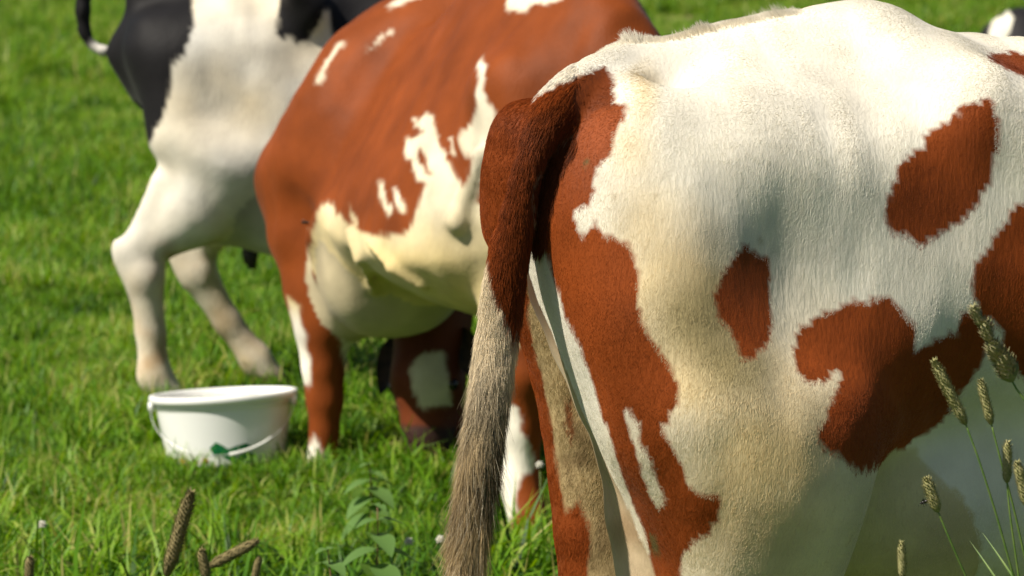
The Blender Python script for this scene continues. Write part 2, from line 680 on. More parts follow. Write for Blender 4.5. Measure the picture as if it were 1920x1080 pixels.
def scatter():
    xs, ys = [], []
    def band(y0, y1, half0, half1, dens):
        n = int((y1 - y0) * (half0 + half1) * dens)
        y = y0 + (y1 - y0) * RNG.random(n)
        hw = half0 + (half1 - half0) * (y - y0) / (y1 - y0)
        x = (RNG.random(n) * 2 - 1) * hw
        xs.append(x); ys.append(y)
    band(3.0, 6.2, 2.0, 2.4, 60)
    band(6.2, 15, 2.4, 4.2, 85)
    band(15, 30, 4.2, 7.0, 40)
    band(30, 85, 7.0, 15, 14)
    x, y = np.concatenate(xs), np.concatenate(ys)
    P = np.stack([x, y, 0 * x], 1)
    keep = RNG.random(len(x)) > bare_amount(x, y) * 0.93
    x, y, P = x[keep], y[keep], P[keep]
    n = len(x)
    hn = fnoise(P, 0.9, 21, 3)
    u = RNG.random(n) + hn * 0.45
    tubd = np.hypot((x - bp_[0]) / .42, (y - 9.45) / .55)
    u = np.where(tubd < 1, u * .55, u)
    inside = np.hypot(x - bp_[0], y - 9.72) < .22
    tubd = tubd[~inside]
    x, y, u, P, hn = x[~inside], y[~inside], u[~inside], P[~inside], hn[~inside]
    n = len(x)
    pick = np.select([u < 0.14, u < 0.34, u < 0.52, u < 0.78, u < 1.04], [5, 2, 0, 1, 3], 4).astype(np.int32)
    sc = (0.85 + 0.4 * RNG.random(n)) * np.where(y > 30, 1.9, np.where(y > 15, 1.3, 1.0)) * (1 + 0.3 * hn) * np.where(y > 7.8, .92, 1.38) * np.where(tubd < 1, .9, 1)
    rot = np.stack([RNG.normal(0, 0.08, n), RNG.normal(0, 0.08, n), RNG.random(n) * 6.283], 1)
    me = bpy.data.meshes.new('grass')
    me.vertices.add(n)
    me.vertices.foreach_set('co', np.stack([x, y, lump(x, y)], 1).astype(np.float32).ravel())
    for nm, ty, dt, fld in (('pick', 'INT', pick, 'value'), ('sc', 'FLOAT', sc.astype(np.float32), 'value'), ('rot', 'FLOAT_VECTOR', rot.astype(np.float32), 'vector')):
        a = me.attributes.new(nm, ty, 'POINT')
        a.data.foreach_set(fld, dt.ravel())
    me.materials.append(M_GRASS)
    o = bpy.data.objects.new('grass', me)
    COL.objects.link(o)
    ng = bpy.data.node_groups.new('scatter_tufts', 'GeometryNodeTree')
    ng.interface.new_socket('Geometry', in_out='INPUT', socket_type='NodeSocketGeometry')
    ng.interface.new_socket('Geometry', in_out='OUTPUT', socket_type='NodeSocketGeometry')
    N, L = ng.nodes, ng.links.new
    gi, go = N.new('NodeGroupInput'), N.new('NodeGroupOutput')
    ip = N.new('GeometryNodeInstanceOnPoints')
    ci = N.new('GeometryNodeCollectionInfo')
    ci.inputs['Collection'].default_value = tufts
    ci.inputs['Separate Children'].default_value = True
    ci.inputs['Reset Children'].default_value = True
    def attr(nm, dt):
        a = N.new('GeometryNodeInputNamedAttribute')
        a.data_type = dt
        a.inputs['Name'].default_value = nm
        return next(s for s in a.outputs if s.enabled and s.name == 'Attribute')
    ip.inputs['Pick Instance'].default_value = True
    L(gi.outputs[0], ip.inputs['Points'])
    L(ci.outputs[0], ip.inputs['Instance'])
    L(attr('pick', 'INT'), ip.inputs['Instance Index'])
    e2r = N.new('FunctionNodeEulerToRotation')
    L(attr('rot', 'FLOAT_VECTOR'), e2r.inputs[0])
    L(e2r.outputs[0], ip.inputs['Rotation'])
    L(attr('sc', 'FLOAT'), ip.inputs['Scale'])
    L(ip.outputs[0], go.inputs[0])
    md = o.modifiers.new('scatter', 'NODES')
    md.node_group = ng
    tag(o, 'lush green pasture grass covering the field', 'grass', kind='stuff')
    print('grass tufts', n)


scatter()

# ------------------------------------------------------------------ cows
# coat colours (albedo of the hair itself)
WHITE = np.array([0.86, 0.80, 0.68])
CREAM = np.array([0.76, 0.58, 0.30])
RED = np.array([0.27, 0.056, 0.009])
BLACK = np.array([0.012, 0.011, 0.012])


def mixc(a, b, t):
    t = np.asarray(t)[:, None]
    return a * (1 - t) + b * t


class Cow:
    """local frame: x towards the head, y to the cow's left, z up; origin on the ground between the pin bones"""
    def __init__(s, name, org, ang, h, head='graze'):
        s.name, s.org, s.ang, s.h = name, np.array(org, float), ang, h
        s.c, s.s = math.cos(ang), math.sin(ang)
        s.prims = []      # (a, b, ra, rb, sc, k, region, sub)
        s.torso_tab = None
        s.roof0, s.roofp = .45, 1.3
        s.relief = .009

    def L(s, Wp):
        """world point(s) -> local"""
        q = np.atleast_2d(Wp) - np.array([s.org[0], s.org[1], s.org[2] if len(s.org) > 2 else 0])
        r = np.stack([q[:, 0] * s.c + q[:, 1] * s.s, -q[:, 0] * s.s + q[:, 1] * s.c, q[:, 2]], 1)
        return r[0] if np.ndim(Wp) == 1 else r

    def W(s, P):
        P = np.atleast_2d(P)
        z0 = s.org[2] if len(s.org) > 2 else 0
        return np.stack([s.org[0] + P[:, 0] * s.c - P[:, 1] * s.s, s.org[1] + P[:, 0] * s.s + P[:, 1] * s.c, P[:, 2] + z0], 1)

    def px(s, p, Y):
        return s.L(at(p[0], p[1], Y))

    def on(s, p, y0):
        """local point where the sight line of photo spot p meets the lengthwise plane y = y0 of this cow"""
        A, B = s.L(at(p[0], p[1], 4.0)), s.L(at(p[0], p[1], 14.0))
        t = (y0 - A[1]) / (B[1] - A[1])
        return A + (B - A) * t

    def cap(s, a, b, ra, rb, k=0.06, sc=(1, 1, 1), reg='body', sub=False):
        s.prims.append((np.array(a, float), np.array(b, float), ra, rb, sc, k, reg, sub))

    def chain(s, pts, k=0.03, reg='body', sc=(1, 1, 1)):
        for (a, ra), (b, rb) in zip(pts[:-1], pts[1:]):
            s.cap(a, b, ra, rb, k, sc, reg)

    def torso(s, tab):
        s.torso_tab = np.array(tab, float)   # x, top, bottom, halfwidth, roofness

    def torso_fn(s):
        T = s.torso_tab

        def fn(X, Y, Z):
            xx = np.clip(X, T[0, 0], T[-1, 0])
            def itp(col):
                x = T[:, 0]
                y = T[:, col]
                # smooth (Catmull-Rom like) interpolation by dense resample
                xs = np.linspace(x[0], x[-1], 400)
                ys = np.interp(xs, x, y)
                ker = np.hanning(41); ker /= ker.sum()
                ys = np.convolve(np.pad(ys, 20, mode='edge'), ker, 'valid')
                return np.interp(xx, xs, ys)
            zt, zb, w_, rf = itp(1), itp(2), itp(3), itp(4)
            zc, hh = (zt + zb) / 2, (zt - zb) / 2
            t = np.clip((Z - zb) / (zt - zb), 0, 1)
            we = w_ * (1 - rf * np.clip((t - s.roof0) / (1 - s.roof0), 0, 1) ** s.roofp)
            n = 2.35
            q = ((np.abs(Y) / we) ** n + (np.abs(Z - zc) / hh) ** n) ** (1 / n)
            d = (q - 1) * np.minimum(w_, hh) * 0.9
            ox = np.maximum(np.maximum(T[0, 0] - X, X - T[-1, 0]), 0)
            return np.where(ox > 0, np.sqrt(np.maximum(d, 0) ** 2 + ox ** 2) + np.minimum(d, 0), d)
        return fn

    def mesh(s, hard_smooth=2):
        P = []
        for a, b, ra, rb, sc, k, reg, sub in s.prims:
            lo, hi = cap_bounds(a, b, ra, rb, sc)
            P += [lo, hi]
        T = s.torso_tab
        P += [np.array([T[0, 0] - .05, -T[:, 3].max(), T[:, 2].min()]), np.array([T[-1, 0] + .05, T[:, 3].max(), T[:, 1].max()])]
        P = np.array(P)
        F = Field(P.min(0) - 0.05, P.max(0) + 0.05, s.h)
        sl, (X, Y, Z) = F.axes(P.min(0) - 1, P.max(0) + 1)
        F.f = np.minimum(F.f, s.torso_fn()(X, Y, Z).astype(np.float32))
        for a, b, ra, rb, sc, k, reg, sub in s.prims:
            if not sub:
                lo, hi = cap_bounds(a, b, ra, rb, sc)
                F.put(cap_fn(a, b, ra, rb, sc), lo, hi, k)
        for a, b, ra, rb, sc, k, reg, sub in s.prims:
            if sub:
                lo, hi = cap_bounds(a, b, ra, rb, sc)
                F.put(cap_fn(a, b, ra, rb, sc), lo, hi, k, True)
        V, Q = surface_nets(F)
        # keep islands that belong to the body only
        V = smooth_mesh(V, Q, hard_smooth)
        N0 = vert_normals(V, Q)
        if (N0 * (V - V.mean(0))).sum() < 0:
            N0 = -N0
        amp = s.relief * (0.35 + 0.65 * sst(V[:, 2], .35, .6))
        V = V + N0 * (amp * (fnoise(V * np.array([1.0, 1, .55]), 6.5, 301, 3) + .45 * vnoise(V * np.array([1.6, 1, .35]), 16, 311)))[:, None]
        s.V, s.Q = V, Q
        s.N = vert_normals(V, Q)
        if (s.N * (V - V.mean(0))).sum() < 0:
            s.Q = Q[:, ::-1]
            s.N = -s.N
        return V, s.Q

    def region(s, V, names):
        """index of the named region nearest to each vertex (0 = torso/body)"""
        best = np.full(len(V), 1e9)
        if s.torso_tab is not None:
            best = s.torso_fn()(V[:, 0], V[:, 1], V[:, 2])
        out = np.zeros(len(V), int)
        for a, b, ra, rb, sc, k, reg, sub in s.prims:
            if sub:
                continue
            d = cap_fn(a, b, ra, rb, sc)(V[:, 0], V[:, 1], V[:, 2])
            i = names.index(reg) + 1 if reg in names else 0
            m = d < best
            best[m] = d[m]
            out[m] = i
        return out

    def front(s, withers=1.43, chest=1.62, fr=None, fl=None, head='graze', turn=0.0, stance=.19, th=1.0, poll=None, hdir=None):
        """shoulders, forelegs, neck and head"""
        c = chest
        for sg, leg in ((-1, fr), (1, fl)):
            dx = leg or 0.0
            y = stance * sg
            s.cap((c - .12, y * 1.05, 1.12), (c - .02, y * 1.1, .86), .13, .11, .08, (1.1, .75, 1.0))
            el = (c - .16 + dx * .15, y, .80)
            kn = (c - .02 + dx * .62, y * .9, .42)
            fe = (c - .03 + dx * .95, y * .88, .13)
            to = (c + .02 + dx, y * .88, .035)
            s.chain([(el, .085), ((el[0] * .4 + kn[0] * .6, y, .56), .062 * th), (kn, .05 * th), ((kn[0] * .5 + fe[0] * .5, y * .89, .27), .033 * th), (fe, .038 * th), (to, .052)], .03, 'fr' if sg < 0 else 'fl')
            s.cap((el[0] - .05, y * 1.05, .80), (el[0] - .03, y * 1.05, .86), .05, .06, .05)
        s.cap((c + .05, 0, .78), (c - .1, 0, .66), .12, .12, .1)       # brisket
        if head == 'graze':
            n0 = (c - .05, 0, 1.18)
            n1 = (c + .35, .10 * turn, .95)
            n2 = (c + .62, .25 * turn, .66)
            if poll is not None:
                n2 = tuple(poll)
            s.chain([(n0, .20), (n1, .145), (n2, .115)], .12, 'neck', (1, .8, 1))
            p0 = np.array(n2)
            fw = np.array([.36, .1 * turn, -.93]) if hdir is None else np.array(hdir, float)
            s.head(p0 + np.array([0.03, 0, .0]), fw / np.linalg.norm(fw))
        else:
            n0 = (c - .05, 0, 1.18)
            n1 = (c + .3, 0, 1.32)
            s.chain([(n0, .19), (n1, .14), ((c + .5, 0, 1.45), .12)], .12, 'neck', (1, .8, 1))
            s.head(np.array([c + .5, 0, 1.45]), np.array([.85, 0, -.5]))

    def head(s, p, d):
        """p: poll, d: unit direction from poll to muzzle"""
        d = d / np.linalg.norm(d)
        yv = np.array([0, 1, 0.])
        yv = yv - (yv @ d) * d
        yv /= np.linalg.norm(yv)
        f = np.cross(yv, d)                     # outward from the forehead
        if f[0] < 0: f = -f
        s.hd = (p, d, yv, f)
        s.chain([(p, .105), (p + d * .17, .10), (p + d * .33, .064), (p + d * .46, .056), (p + d * .50, .048)], .05, 'head', (1, .95, 1))
        s.cap(p + d * .08 - f * .07, p + d * .38 - f * .05, .075, .04, .05, (1, .7, 1), 'head')
        for sg in (-1, 1):
            s.cap(p + d * .18 + yv * sg * .085 + f * .02, p + d * .2 + yv * sg * .09, .025, .025, .03, reg='head')
            s.cap(p + d * .47 + yv * sg * .032 + f * .02, p + d * .49 + yv * sg * .035 + f * .02, .03, .03, .03, reg='head')
        s.cap(p + f * .02 - d * .03, p - d * .05, .07, .055, .04, reg='head')

    def ears(s, root, mtl, mtl_in, loc=True):
        p, d, yv, f = s.hd
        for sg in (-1, 1):
            bm = MB()
            b0 = p + d * .03 + yv * sg * .095 - f * .02
            dr = yv * sg * .5 + d * 0.85 + f * .05
            bm.leaf(b0, dr, f, .20, .052, .12, 8, .5)
            bm.leaf(b0 - f * .008, dr, f, .195, .048, .12, 8, .3)
            e = bm.build('ear', mtl, root)
            # follow the cow's frame
        return


def hind(c, sg, hip_y, dx, stifle=(.44, .80), hock=(.10, .53), foot=(.16, .035), reg='leg', spread=1.0, th=1.0):
    """one hind leg; dx shifts the lower leg forward"""
    y = sg * hip_y
    s = spread
    c.cap((.11, y * .62, 1.20), (.10, y * .66, 1.17), .075, .075, .07, reg=reg)                     # pin bone
    c.cap((.17, y * .8, 1.12), (.21 + dx * .2, y * .98 * s, .90), .115, .12, .09, (1, .9, 1), reg)         # hamstring
    c.cap((.34, y * .8, 1.12), (stifle[0] - .04 + dx * .25, y * 1.1, stifle[1] + .05), .17, .125, .12, (1, .8, 1), reg)
    c.cap((stifle[0] + dx * .25, y * 1.15, stifle[1]), (stifle[0] - .03 + dx * .3, y * 1.12, stifle[1] - .04), .085, .07, .07, reg=reg)
    g = ((stifle[0] + hock[0]) / 2 + dx * .5, y * 1.05 * s, (stifle[1] + hock[1]) / 2 + .02)
    H = (hock[0] + dx, y * s, hock[1])
    c.chain([((stifle[0] - .12 + dx * .3, y * 1.05, stifle[1]), .13 * th), (g, .085 * th), ((H[0] + .035, H[1], H[2] + .05), .052 * th)], .06, reg, (1, .85, 1))
    c.cap((H[0] - .03, H[1], H[2] + .035), (g[0] - .12, g[1], g[2] + .08), .022, .035, .05, reg=reg)      # tendon
    c.cap((H[0] - .062, H[1], H[2] + .055), (H[0] - .035, H[1], H[2] - .01), .022, .028, .02, reg=reg)      # point of hock
    c.cap((H[0] + .035, H[1] + sg * .02, H[2] - .02), (H[0] + .03, H[1] + sg * .03, H[2] - .05), .03, .025, .02, reg=reg)
    fx = foot[0] + dx
    c.chain([((H[0] - .03, H[1], H[2] + .03), .034 * th), ((H[0] + .02, H[1], H[2] - .04), .05 * th), ((H[0] * .5 + fx * .5, H[1], H[2] * .55), .036 * th),
             ((fx - .03, H[1], .13), .042 * th), ((fx + .03, H[1], .04), .056)], .03, reg)


TOR = [  # x, top, bottom, halfwidth, roof
    (.06, 1.30, 1.00, .10, .45),
    (.20, 1.39, .84, .20, .45),
    (.38, 1.43, .70, .24, .40),
    (.54, 1.45, .60, .27, .30),
    (.72, 1.43, .53, .29, .38),
    (.95, 1.42, .50, .345, .40),
    (1.20, 1.42, .52, .35, .42),
    (1.45, 1.43, .58, .29, .50),
    (1.62, 1.40, .64, .21, .55),
    (1.72, 1.28, .72, .14, .4),
]


def basics(c, hooks=.255, zt=1.36):
    for sg in (-1, 1):
        c.cap((.56, sg * hooks, zt - .02), (.60, sg * (hooks - .02), zt - .06), .045, .06, .12)     # hook bones
    c.cap((.10, 0, 1.335), (.55, 0, 1.425), .05, .045, .09)                # sacral ridge


# ---- hair strands laid on a skin
def hair_object(name, root, roots, dirs, norms, length, rad, colr, K=4, lift=0.25, droop=0.0, mtl=None, tip=0.15):
    n = len(roots)
    P = np.zeros((n, K, 3), np.float32)
    R = np.zeros((n, K), np.float32)
    for k in range(K):
        t = k / (K - 1)
        off = dirs * (length * t)[:, None] + norms * (length * lift * (t - 0.55 * t * t))[:, None]
        off[:, 2] -= droop * length * t * t
        P[:, k] = roots + off - norms * 0.0015 * (1 - t)
        R[:, k] = rad * (1 - (1 - tip) * t)
    hc = bpy.data.hair_curves.new(name)
    hc.add_curves([K] * n)
    hc.points.foreach_set('position', P.ravel())
    if 'radius' not in hc.attributes:
        hc.attributes.new('radius', 'FLOAT', 'POINT')
    hc.attributes['radius'].data.foreach_set('value', R.ravel())
    a = hc.attributes.new('coat', 'FLOAT_COLOR', 'CURVE')
    c4 = np.ones((n, 4), np.float32)
    c4[:, :3] = colr
    a.data.foreach_set('color', c4.ravel())
    hc.materials.append(mtl or M_HAIR)
    o = bpy.data.objects.new(name, hc)
    COL.objects.link(o)
    o.parent = root
    return o


def sample_surface(V, Q, N, n, wmask):
    tri = np.concatenate([Q[:, [0, 1, 2]], Q[:, [0, 2, 3]]])
    m = wmask[tri].mean(1)
    ar = np.linalg.norm(np.cross(V[tri[:, 1]] - V[tri[:, 0]], V[tri[:, 2]] - V[tri[:, 0]]), axis=1) * 0.5
    pr = ar * m
    print('hair area', pr.sum())
    ti = RNG.choice(len(tri), n, p=pr / pr.sum())
    r1, r2 = np.sqrt(RNG.random(n)), RNG.random(n)
    a, b, c_ = 1 - r1, r1 * (1 - r2), r1 * r2
    T = tri[ti]
    P = V[T[:, 0]] * a[:, None] + V[T[:, 1]] * b[:, None] + V[T[:, 2]] * c_[:, None]
    NN = N[T[:, 0]] * a[:, None] + N[T[:, 1]] * b[:, None] + N[T[:, 2]] * c_[:, None]
    NN /= np.linalg.norm(NN, axis=1)[:, None]
    return P, NN


def finish_cow(c, label, coat_fn, mtl, cat='cow', group=None):
    root = empty(c.name, (c.org[0], c.org[1], c.org[2] if len(c.org) > 2 else 0), c.ang)
    tag(root, label, cat, group)
    Wv = c.W(c.V)
    Nw = c.W(c.N) - c.W(np.zeros((1, 3)))
    colr = coat_fn(c, c.V, Wv, Nw)
    o = mesh_from('body', c.V, c.Q, mtl, parent=root, col=colr)
    c.root = root
    return root, o


def facing(Wv, Nw):
    e = np.array([0, 0, CAM_H]) - Wv
    e /= np.linalg.norm(e, axis=1)[:, None]
    return (e * Nw).sum(1)


# ================= near cow: red and white, seen from behind on its right side
near = Cow('cow', (.063, 5.235), math.radians(16), .0095)
near.relief = .006
near.torso([
    (.10, 1.30, 1.02, .10, .35),
    (.20, 1.375, .90, .19, .45),
    (.38, 1.42, .80, .235, .40),
    (.54, 1.435, .77, .265, .30),
    (.72, 1.40, .76, .29, .38),
    (.95, 1.385, .66, .345, .40),
    (1.20, 1.39, .58, .35, .42),
    (1.45, 1.41, .58, .29, .50),
    (1.62, 1.40, .64, .21, .55),
    (1.72, 1.28, .72, .14, .4)])
for sg in (-1, 1):
    near.cap((.62, sg * .22, 1.30), (.70, sg * .22, 1.26), .06, .06, .16)     # hook bones
near.cap((.12, 0, 1.325), (.52, 0, 1.395), .045, .04, .09)                # sacral ridge
near.cap((1.0, 0, .70), (.60, 0, .69), .24, .20, .08, (1, .9, .85))                # belly between the flanks
RL = [((1092, 300), -.115, .076), ((1118, 400), -.135, .094), ((1178, 520), -.155, .106), ((1238, 640), -.175, .110), ((1284, 740), -.19, .108),
      ((1318, 870), -.20, .096), ((1342, 1000), -.20, .080), ((1354, 1130), -.20, .064)]
RI = [((1052, 440), -.05, .05), ((1068, 540), -.05, .055), ((1105, 640), -.07, .055), ((1150, 740), -.09, .055), ((1186, 840), -.10, .052), ((1206, 960), -.11, .055), ((1225, 1090), -.12, .055)]
near.chain([(near.on(p, y), r) for p, y, r in RI], .02, 'udder')
near.chain([(near.on(p, y), r) for p, y, r in RL], .07, 'rleg')
RR = [((1160, 420), -.19, .085), ((1230, 600), -.22, .10), ((1300, 760), -.235, .105), ((1380, 900), -.235, .10), ((1400, 1020), -.225, .09), ((1390, 1130), -.21, .07)]
near.chain([(near.on(p, y), r) for p, y, r in RR], .06, 'rleg')
near.cap((.34, -.12, 1.06), near.on((1480, 760), -.23), .17, .12, .2, (1, .8, 1), 'rleg')
near.cap((.20, -.11, 1.10), (.36, -.12, 1.13), .12, .12, .2, reg='rleg')
near.cap(near.on((1235, 265), -.155), near.on((1350, 285), -.165), .072, .075, .18, reg='rleg')
near.cap(near.on((1490, 800), -.24), near.on((1470, 900), -.24), .095, .085, .08, reg='rleg')
near.cap(near.on((1475, 900), -.23), near.on((1460, 1080), -.21), .09, .085, .08, reg='rleg')
near.cap(near.on((1240, 470), -.19), near.on((1330, 700), -.23), .10, .09, .09, reg='rleg')
hk = near.on((1300, 1250), -.20)
near.chain([(near.on((1360, 1080), -.21), .085), (hk, .055), ((hk[0] + .04, -.2, .30), .036), ((hk[0] + .06, -.2, .13), .04), ((hk[0] + .12, -.2, .04), .055)], .04, 'rleg')
LL = [((996, 262), .112, .068), ((1000, 330), .118, .074), ((1010, 410), .13, .082), ((1060, 500), .14, .09), ((1085, 600), .15, .092), ((1108, 700), .155, .088), ((1122, 800), .16, .08),
      ((1124, 900), .165, .070), ((1124, 1000), .165, .062), ((1128, 1100), .165, .056), ((1140, 1210), .165, .052)]
near.chain([(near.on(p, y), r) for p, y, r in LL], .04, 'lleg')
near.cap((.34, .15, 1.10), (.40, .22, .84), .17, .12, .12, (1, .8, 1), 'lleg')
hk = near.on((1140, 1210), .165)
near.cap((.38, .20, .82), (hk[0] + .05, .17, hk[2] + .12), .10, .065, .08, reg='lleg')
near.chain([(hk, .052), ((hk[0] + .04, .17, .30), .036), ((hk[0] + .06, .17, .13), .04), ((hk[0] + .12, .17, .04), .055)], .04, 'lleg')
near.front()
# udder
near.cap((.57, -.04, .655), (.40, -.05, .68), .15, .14, .06, reg='udder')
near.cap((.54, .10, .69), (.38, .07, .70), .15, .13, .06, reg='udder')
near.cap((.31, .03, .74), (.25, .01, .95), .11, .06, .06, reg='udder')
near.cap((.34, .06, .66), (.30, .05, .84), .12, .11, .06, reg='udder')
for tx, ty in ((.36, -.07), (.36, .07)):
    near.cap((tx, ty, .60), (tx, ty, .53), .018, .012, .02, reg='udder')
# hollows: flank, beside the tail head
near.cap(near.on((1590, 520), -.425), near.on((1720, 470), -.44), .08, .08, .18, sub=True)
near.cap((.20, -.13, 1.42), (.14, -.15, 1.33), .035, .03, .06, sub=True)
near.cap((.20, .13, 1.42), (.14, .15, 1.33), .035, .03, .06, sub=True)
near.cap((.0, .0, 1.10), (.06, .01, .80), .04, .04, .04, sub=True)      # cleft under the tail
TAIL = [((1200, 128), 5.27, .040), ((1125, 152), 5.17, .040), ((1070, 180), 5.09, .036), ((1022, 222), 5.04, .029), ((990, 285), 5.02, .022), ((976, 360), 5.02, .022),
        ((962, 440), 5.02, .024), ((949, 520), 5.02, .025), ((938, 600), 5.03, .024), ((924, 690), 5.02, .021), ((909, 780), 5.01, .017),
        ((897, 870), 5.01, .016), ((885, 960), 5.01, .014), ((872, 1060), 5.01, .012), ((862, 1150), 5.01, .010)]
tl0 = [(near.px(p, Y), r) for p, Y, r in TAIL]


def smooth_path(pr, n):
    P = np.array([np.append(p, r) for p, r in pr])
    tt = np.linspace(0, len(P) - 1, n)
    Q = np.stack([np.interp(tt, np.arange(len(P)), P[:, k]) for k in range(4)], 1)
    for _ in range(6):
        Q[1:-1] = (Q[:-2] + 2 * Q[1:-1] + Q[2:]) / 4
    return [(q[:3], q[3]) for q in Q]


tl = smooth_path(tl0, 48)
near.chain(tl, .012, 'tail')
near.chain([(near.px((972, 222), 5.06), .011), (near.px((957, 275), 5.03), .014), (near.px((944, 335), 5.03), .014), (near.px((930, 410), 5.03), .012)], .012, 'groove')
near.prims = [p if p[6] != 'groove' else p[:6] + ('body', True) for p in near.prims]
near.mesh(2)
NREG = ['rleg', 'lleg', 'udder', 'tail', 'neck', 'head']

B_THIGH = [(1176, 190), (1172, 215), (1152, 258), (1142, 296), (1120, 316), (1114, 345), (1116, 368), (1098, 382), (1075, 398), (1082, 425), (1092, 446), (1102, 428),
           (1120, 415), (1130, 442), (1152, 444), (1180, 458), (1194, 500), (1199, 560), (1202, 602), (1228, 640), (1252, 680), (1272, 716), (1266, 762),
           (1250, 796), (1236, 800), (1260, 832), (1280, 872), (1290, 910), (1320, 924), (1354, 930), (1346, 962), (1330, 1000), (1300, 1014), (1280, 1032),
           (1274, 1100), (1262, 1220), (1215, 1220), (1226, 1100), (1212, 1010), (1164, 880), (1118, 740), (1080, 636), (1036, 520), (1000, 400), (900, 400), (880, 200), (1000, 130), (1100, 200)]
I_THIGH = [(1172, 762), (1186, 780), (1202, 802), (1200, 830), (1216, 855), (1232, 900), (1246, 932), (1236, 952), (1216, 925), (1200, 882), (1192, 835), (1176, 800)]
B_SPOT1 = [(1393, 455), (1415, 468), (1440, 480), (1448, 520), (1444, 570), (1448, 620), (1440, 645), (1416, 664), (1394, 672), (1382, 645), (1370, 615), (1345, 590), (1338, 550), (1352, 515), (1368, 500), (1380, 470)]
B_SPOT2 = [(1862, 182), (1875, 230), (1872, 280), (1858, 340), (1835, 380), (1800, 415), (1760, 440), (1730, 460), (1705, 445), (1672, 435), (1658, 405), (1662, 375), (1680, 335),
           (1690, 300), (1720, 285), (1740, 250), (1775, 225), (1797, 215), (1800, 195), (1830, 192)]
B_SPOT3 = [(1488, 655), (1500, 610), (1530, 600), (1560, 580), (1600, 562), (1635, 565), (1668, 550), (1690, 580), (1718, 610), (1716, 660), (1745, 640), (1790, 622), (1800, 590), (1826, 575),
           (1858, 600), (1850, 660), (1840, 690), (1800, 740), (1770, 790), (1720, 820), (1680, 860), (1640, 875), (1610, 882), (1580, 855), (1545, 840), (1533, 820), (1550, 785), (1562, 750), (1580, 700), (1570, 690), (1548, 715), (1510, 712), (1492, 690)]
B_SPOT4 = [(1960, 370), (1905, 378), (1880, 420), (1855, 460), (1832, 490), (1822, 530), (1840, 580), (1862, 600), (1885, 620), (1878, 650), (1890, 690), (1925, 710), (2080, 640), (2100, 420)]
B_SPOT5 = [(1856, 97), (1900, 98), (1990, 100), (2050, 160), (1960, 165), (1920, 145), (1885, 130), (1862, 115)]


